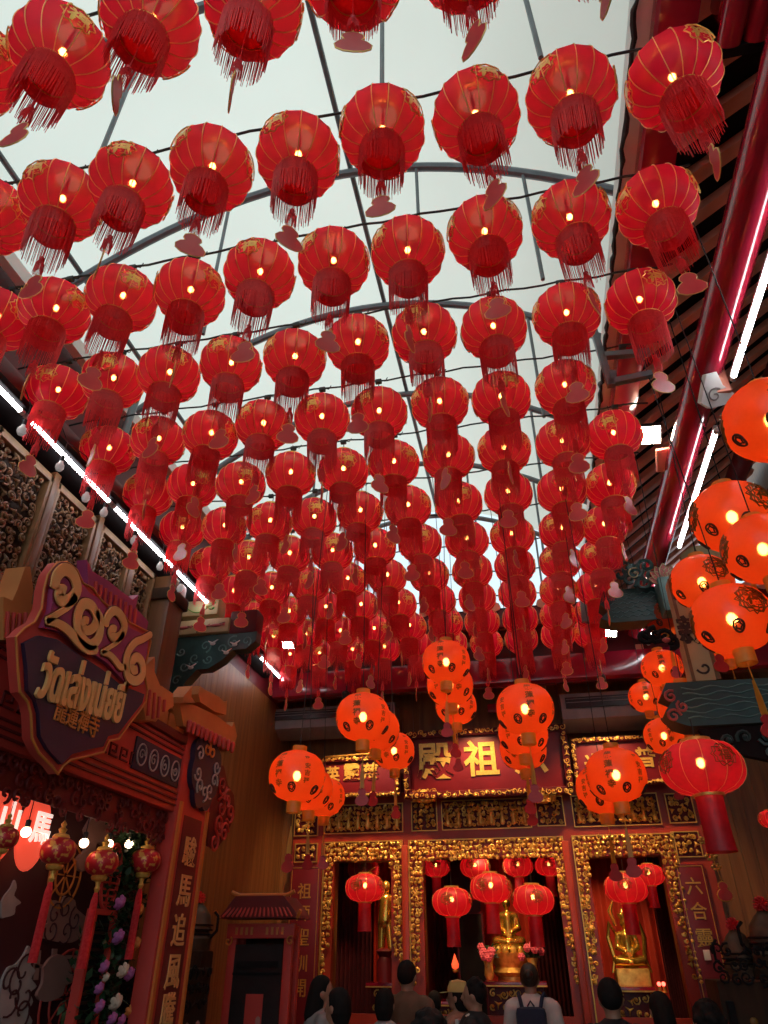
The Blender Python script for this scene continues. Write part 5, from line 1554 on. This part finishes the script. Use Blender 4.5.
P = [bp(a, b, 6.62) for a, b in ((680, 556), (690, 548), (705, 545), (722, 547), (735, 552), (738, 562), (700, 568), (682, 566))]; mb.prism(P, FY(6.62), -.03, .02); mb.build('plaque_body', M_cream, t)
# dark carved corbel below the wave beam and cream lozenge panel behind
t = thing('carved_corbel', 'black openwork corbel with scrolls under the teal wave beam', 'bracket', (1.4, 4.95, 2.72)); f = FY(4.97)
MB().prism([(1.14, 2.96), (2.9, 2.96), (2.9, 2.5), (2.0, 2.55), (1.52, 2.74), (1.3, 2.8), (1.18, 2.88)], Fr((0, 5.0, 0)), 0, .06).build('corbel_body', M_black, t)
mb = MB(); scrolls(mb, Fr((0, 4.935, 0)), lambda x, y: y > 2.96 - .5 * (x - 1.1), 1.16, 2.1, 2.6, 2.95, .10, .013, .03, 7, 12, 5); mb.build('scroll_relief', M_teal, t)
t = thing('wall_plaque', 'dull brown cartouche plaque on the right wall above the black corbel', 'plaque', hy(758, 700, 7)); a = bp(745, 684, 7); b = bp(800, 712, 7)
MB().fbox(FY(7.0), a[0], b[0], b[1], a[1], -.05, 0, .015).build('plaque_body', M_woodcarve, t); MB().fbox(FY(7.0), a[0] + .05, b[0] - .05, b[1] + .05, a[1] - .05, 0, .012, .004).build('plaque_field', M_wood, t)
# brown column at the right
t = thing('round_column', 'round brown wooden column at the right carrying the teal wave beam', 'column', (2.2, 5.0, 0))
MB().lathe([(.19, 0), (.17, .1), (.16, 1.5), (.15, 4.9)], 28, Matrix.Translation((2.3, 5.2, 0))).build('shaft', M_lacqdark, t); MB().lathe([(.28, 0), (.30, .08), (.24, .2), (.19, .24)], 28, Matrix.Translation((2.3, 5.2, 0))).build('stone_base', M_grey, t)

# ------------------------------------------------------------------ fill lamps added to brighten the hall front and the niches
def spot(loc, to, e, col, label, size=40, rad=.06):
    t = thing('added_spotlight', label, 'lamp', loc); n = (Vector(to) - Vector(loc)).normalized()
    M = n.to_track_quat('-Z', 'Y').to_matrix().to_4x4(); M.translation = Vector(loc)
    MB().lathe([(.03, .12), (.05, .1), (.055, 0), (.06, -.04), (.055, -.04), (.05, 0), (.04, .02)], 18, M, cap=False).build('lamp_head', M_blk_gloss, t)
    MB().tube([Vector(loc) + Vector((0, 0, .05)), Vector(loc) + Vector((0, 0, .25))], .012, 6).build('stem', M_blk_gloss, t)
    l = bpy.data.lights.new('lamp', 'SPOT'); l.energy = e; l.color = col; l.spot_size = R(size); l.spot_blend = .6; l.shadow_soft_size = rad
    o = bpy.data.objects.new('lamp', l); COL.objects.link(o); o.matrix_world = M @ Matrix.Translation((0, 0, -.045)); return t


WARM = (1.0, .62, .30)
spot((-2.25, 8.62, 4.5), (-2.2, 9.9, 2.0), 150, WARM, 'added black fill lamp under the hall eave beam over the left opening', 88)
spot((-.65, 8.62, 4.5), (-.65, 9.9, 2.0), 180, WARM, 'added black fill lamp under the hall eave beam over the centre opening', 88)
spot((1.0, 8.62, 4.5), (.95, 9.9, 2.0), 150, WARM, 'added black fill lamp under the hall eave beam over the right opening', 88)
spot((-.66, 10.15, 3.0), (-.62, 10.75, 2.2), 45, (1, .72, .34), 'added small fill lamp inside the centre niche aimed at the buddha', 80)
spot((.72, 10.15, 3.0), (.72, 10.8, 2.1), 50, (1, .70, .36), 'added small fill lamp inside the right niche aimed at the deity', 80)
spot((-2.1, 10.15, 3.0), (-1.85, 10.7, 2.1), 45, (1, .60, .30), 'added small fill lamp inside the left niche aimed at the guardian', 80)
# ------------------------------------------------------------------ worshippers
M_skin = pmat('skin', (.42, .22, .14), (.38, .19, .12), 6, .5)
M_hair = pmat('black_hair', (.008, .006, .006), (.014, .010, .009), 40, .8, stretch=(1, 1, .2), spec=.2)
M_hairbr = pmat('brown_hair', (.06, .03, .018), (.035, .018, .012), 40, .45, stretch=(1, 1, .2))
CLO = {}


def cloth(n, c): return pmat(n, c, tuple(x * .8 for x in c), 9, .8)


def person(px, py, height, label, turn=0, hair='short', shirt=(.3, .3, .3), pants=(.04, .04, .06), hairm=None, phone=False, jacket=None, cap=None, pack=False, dist=None, shortf=1.0, seedp=0):
    """px,py = crown of the head; stands on the floor"""
    d = ray(px, py); k = (height - CAMZ) / d.z if dist is None else dist / FPX
    p = C0 + d * k; s = p.z / 1.745
    t = thing('person', label, 'person', (p.x, p.y, 0), PS * 0 + turn)
    HZ = 1.72
    mb = MB(); c = mb.capsule
    # head with face (faces +Y when turn=0, away from the camera)
    mb.ball((0, .0, 1.615), (.076, .092, .105), 18, 14); mb.ball((0, .03, 1.565), (.058, .066, .070), 14, 10)
    c((0, .09, 1.625), (0, .108, 1.585), .010, .016, 8)
    for q in (-1, 1):
        mb.ball((q * .077, -.005, 1.60), (.012, .024, .034), 8, 6); mb.ball((q * .03, .082, 1.625), (.014, .010, .009), 8, 6)
    mb.ball((0, .088, 1.545), (.024, .012, .010), 8, 6)
    c((0, -.01, 1.44), (0, -.005, 1.56), .058, .052)
    c((-.0, 0, 1.18), (0, 0, 1.36), .125, .135); c((-.15, 0, 1.405), (.15, 0, 1.405), .055, .055); c((-.06, 0, .96), (.06, 0, .96), .125, .125); c((0, 0, 1.0), (0, 0, 1.2), .12, .118)
    SH = {}
    for q in (-1, 1):
        sh = Vector((q * .185, 0, 1.39))
        if phone and q == 1: el = Vector((.24, .12, 1.14)); wr = Vector((.10, .32, 1.32))
        elif phone: el = Vector((-.24, .10, 1.14)); wr = Vector((-.03, .32, 1.27))
        else: el = Vector((q * .235, -.02, 1.10)); wr = Vector((q * .22, .08, .87))
        c(sh, el, .050, .040); c(el, wr, .040, .027); SH[q] = (sh, el, wr)
        dv = (wr - el).normalized(); hp = wr + dv * .09; sd = dv.orthogonal().normalized() if phone else Vector((0, 1, 0)); nn = dv.cross(sd).normalized()
        mb.tube([wr, wr + dv * .04, hp], [.026, .036, .034], 10)
        if 1:
            for i, L in enumerate((.062, .075, .070, .055)):
                b0 = hp + sd * (.030 - .020 * i); m1 = b0 + dv * L * .55 + nn * -.008 * q; c(b0 - dv * .02, m1, .0088, .0082, 6); c(m1, m1 + dv * L * .4 + nn * -.025 * q, .0082, .007, 6)
            b0 = wr + dv * .03 + sd * .03; c(b0, b0 + dv * .03 + sd * .025, .011, .010, 6); c(b0 + dv * .03 + sd * .025, b0 + dv * .06 + sd * .022, .010, .008, 6)
        c((q * .085, 0, .90), (q * .10, .01, .50), .080, .055); c((q * .10, .01, .50), (q * .10, -.01, .09), .052, .036)
        c((q * .10, -.03, .045), (q * .105, .15, .035), .040, .034)
    fuse(mb, 'body', M_skin, t, .011, 2)
    # shirt
    mb = MB(); c = mb.capsule; e = .016
    c((0, 0, 1.16), (0, 0, 1.36), .128 + e, .138 + e); c((-.155, 0, 1.40), (.155, 0, 1.40), .058 + e, .058 + e); c((-.06, 0, .98), (.06, 0, .98), .125 + e * 1.6, .125 + e * 1.6); c((0, 0, .98), (0, 0, 1.2), .126 + e, .122 + e)
    for q in (-1, 1):
        sh, el, wr = SH[q]; c(sh, sh.lerp(el, .55 if not jacket else 1), .052 + e, .05 + e)
        if jacket: c(el, el.lerp(wr, .9), .044 + e, .034 + e)
    fuse(mb, 'shirt' if not jacket else 'jacket', cloth('%s_cloth_%d' % ('jacket' if jacket else 'shirt', seedp), jacket or shirt), t, .013, 3)
    if jacket:
        mb = MB(); mb.prism([(-.05, 1.44), (.05, 1.44), (.035, 1.05), (-.035, 1.05)], Fr((0, .135, 0), (-1, 0, 0), (0, 0, 1)), 0, .03)
        mb.capsule((-.06, .03, 1.44), (.06, .03, 1.44), .05, .05); mb.build('tee_shirt', cloth('tee_cloth_%d' % seedp, shirt), t, local=True)
    mb = MB(); c = mb.capsule; c((-.06, 0, .95), (.06, 0, .95), .132, .132)
    for q in (-1, 1): c((q * .085, 0, .90), (q * .10, .01, .50), .092, .068); c((q * .10, .01, .50), (q * .10, 0, .10), .066, .056)
    fuse(mb, 'trousers', cloth('trouser_cloth_%d' % seedp, pants), t, .014, 3)
    for q in (-1, 1):
        mb = MB(); mb.capsule((q * .10, -.03, .045), (q * .107, .16, .038), .046, .040); mb.v = [Vector((v.x, v.y, max(v.z, .002))) for v in mb.v]; mb.build('shoe', M_blk_gloss, t, local=True)
    # hair
    mb = MB(); mb.ball((0, -.012, 1.635), (.086, .098, .100), 20, 14); mb.ball((0, -.04, 1.62), (.080, .076, .080), 16, 12)
    if hair == 'long': mb.tube([(0, -.03, 1.64), (0, -.05, 1.55), (0, -.07, 1.44), (0, -.085, 1.30)], [.080, .084, .080, .03], 14)
    if hair == 'bun': mb.ball((0, -.115, 1.64), .042, 12, 10); mb.ball((0, -.14, 1.655), .02, 8, 6)
    if hair == 'bob': mb.tube([(0, -.03, 1.64), (0, -.035, 1.57), (0, -.04, 1.50)], [.082, .084, .055], 14)
    if hair == 'fluffy':
        gg = random.Random(seedp)
        for k in range(26): a = gg.uniform(0, 6.28); el = gg.uniform(.0, 1.4); mb.ball((.08 * math.cos(a) * math.cos(el), -.02 + .088 * math.sin(a) * math.cos(el) * (1 if math.sin(a) < 0 else .7), 1.63 + .092 * math.sin(el)), .026, 8, 6)
    # keep the face clear
    mb.v = [Vector((v.x, min(v.y, .030 + .9 * max(0, v.z - 1.65)), v.z)) for v in mb.v]
    fuse(mb, 'hair', hairm or M_hair, t, .008, 2)
    if cap:
        mb = MB(); mb.lathe([(.098, 1.65), (.096, 1.69), (.075, 1.735), (.001, 1.752)], 22); mb.v = [Vector((v.x * .93, v.y * 1.06 - .005, v.z)) for v in mb.v]
        mb.prism([(-.07, .06), (.07, .06), (.06, .15), (.02, .18), (-.02, .18), (-.06, .15)], Fr((0, 0, 1.655), (1, 0, 0), (0, 1, -.1)), 0, .008); mb.build('cap', cloth('yellow_cap', cap), t, local=True)
    if phone:
        MB().bevbox((.03, .40, 1.36), (.075, .010, .15), .004).build('phone_grip', M_blk_gloss, t, local=True) if 0 else None
    if pack:
        mb = MB(); mb.bevbox((0, -.20, 1.20), (.26, .13, .42), .05); o = mb.build('backpack_body', cloth('navy_cloth', (.015, .02, .05)), None)
        bpk = thing('backpack', 'navy backpack worn by the person in the white shirt before the buddha', 'backpack', (p.x, p.y, 0), turn); bpk.scale = (s, s, s)
        bpy.data.objects.remove(o); mb = MB(); mb.bevbox((0, -.215, 1.20), (.26, .13, .42), .05); mb.build('bag_body', MATS['navy_cloth'], bpk, local=True)
        mb = MB(); mb.bevbox((0, -.285, 1.12), (.19, .04, .2), .018); mb.build('front_pocket', MATS['navy_cloth'], bpk, local=True)
        for q in (-1, 1): mb = MB(); mb.tube([(q * .07, -.165, 1.36), (q * .10, -.09, 1.475), (q * .115, .02, 1.50), (q * .125, .15, 1.42), (q * .13, .165, 1.25), (q * .14, .06, 1.05), (q * .12, -.16, 1.02)], .017, 6); mb.build('strap', MATS['navy_cloth'], bpk, local=True)
        mb = MB(); mb.tube([(-.03, -.17, 1.41), (0, -.18, 1.45), (.03, -.17, 1.41)], .008, 6); mb.build('grab_loop', MATS['navy_cloth'], bpk, local=True)
    t.scale = (s, s, s)
    if phone:
        M = wmat(t); ph = thing('phone', 'phone with a glowing pale blue screen held up by the child by the altar', 'phone', M @ Vector((.035, .40, 1.33)), turn)
        MB().bevbox((0, 0, 0), (.08, .009, .155), .004).build('phone_body', M_blk_gloss, ph, local=True)
        MB().box((0, -.0055, 0), (.07, .002, .14)).build('screen', emat('phone_screen', (.45, .60, .85), 1.2), ph, local=True)
    return t


person(323, 973, 1.60, 'person with dark hair in a pale grey top, leftmost of the crowd', -1.2, 'long', (.30, .28, .28), seedp=1, dist=5.35)
person(338, 985, 1.55, 'person with black hair in a pinkish white top, second from the left', 1.2, 'bob', (.48, .34, .32), seedp=2, dist=4.6)
person(385, 986, 1.5, 'person in a white shirt holding up a phone, just left of the brown shirt', -.1, 'bob', (.50, .48, .48), phone=True, seedp=3, dist=5.2)
person(407, 958, 1.70, 'tall person in a brown shirt seen from behind', -.2, 'short', (.15, .08, .045), seedp=4, dist=6.0)
person(434, 989, 1.6, 'person with dark hair right of the brown shirt, far off', .1, 'bob', (.03, .03, .035), seedp=5, dist=7.0)
person(429, 1006, 1.6, 'person whose black head fills the bottom edge below the brown shirt', 0, 'fluffy', (.02, .02, .025), seedp=6, dist=3.0)
person(457, 980, 1.58, 'person in a yellow cap looking left', 1.3, 'bob', (.30, .16, .11), cap=(.62, .48, .16), seedp=7, dist=5.8)
person(473, 976, 1.60, 'person with black hair, black jacket and white tee, looking left', 1.4, 'fluffy', (.62, .58, .55), jacket=(.012, .012, .014), seedp=8, dist=5.3)
person(528, 961, 1.66, 'person with a hair bun in a white shirt before the buddha', -.05, 'bun', (.62, .56, .52), hairm=M_hairbr, pack=True, seedp=9, dist=6.0)
person(607, 975, 1.6, 'person with short black hair and dark shirt before the right opening', 0, 'short', (.012, .012, .016), seedp=10, dist=4.4)
person(657, 989, 1.6, 'person with dark long hair in the crowd below the right deity', .2, 'long', (.015, .012, .014), seedp=11, dist=4.6)
person(702, 997, 1.6, 'person with black fluffy hair at the bottom right', .5, 'fluffy', (.02, .016, .016), seedp=12, dist=3.6)
# ------------------------------------------------------------------ light and exposure
w = bpy.data.worlds.new('sky'); scene.world = w; w.use_nodes = True
nt = w.node_tree; bg = nt.nodes['Background']
bg.inputs[0].default_value = (.72, .90, 1.0, 1); bg.inputs[1].default_value = 1.05
sd = bpy.data.lights.new('sun', 'SUN'); sd.energy = .45; sd.angle = R(12); sd.color = (1, .97, .92)
so = bpy.data.objects.new('sun', sd); COL.objects.link(so); so.rotation_euler = (R(-12), R(14), 0); so.location = (0, 0, 12)
vs = scene.view_settings
scene.display_settings.display_device = 'sRGB'
vs.view_transform = 'Standard'; vs.look = 'None'; vs.gamma = 1.0; vs.use_curve_mapping = False
vs.exposure = 0.12
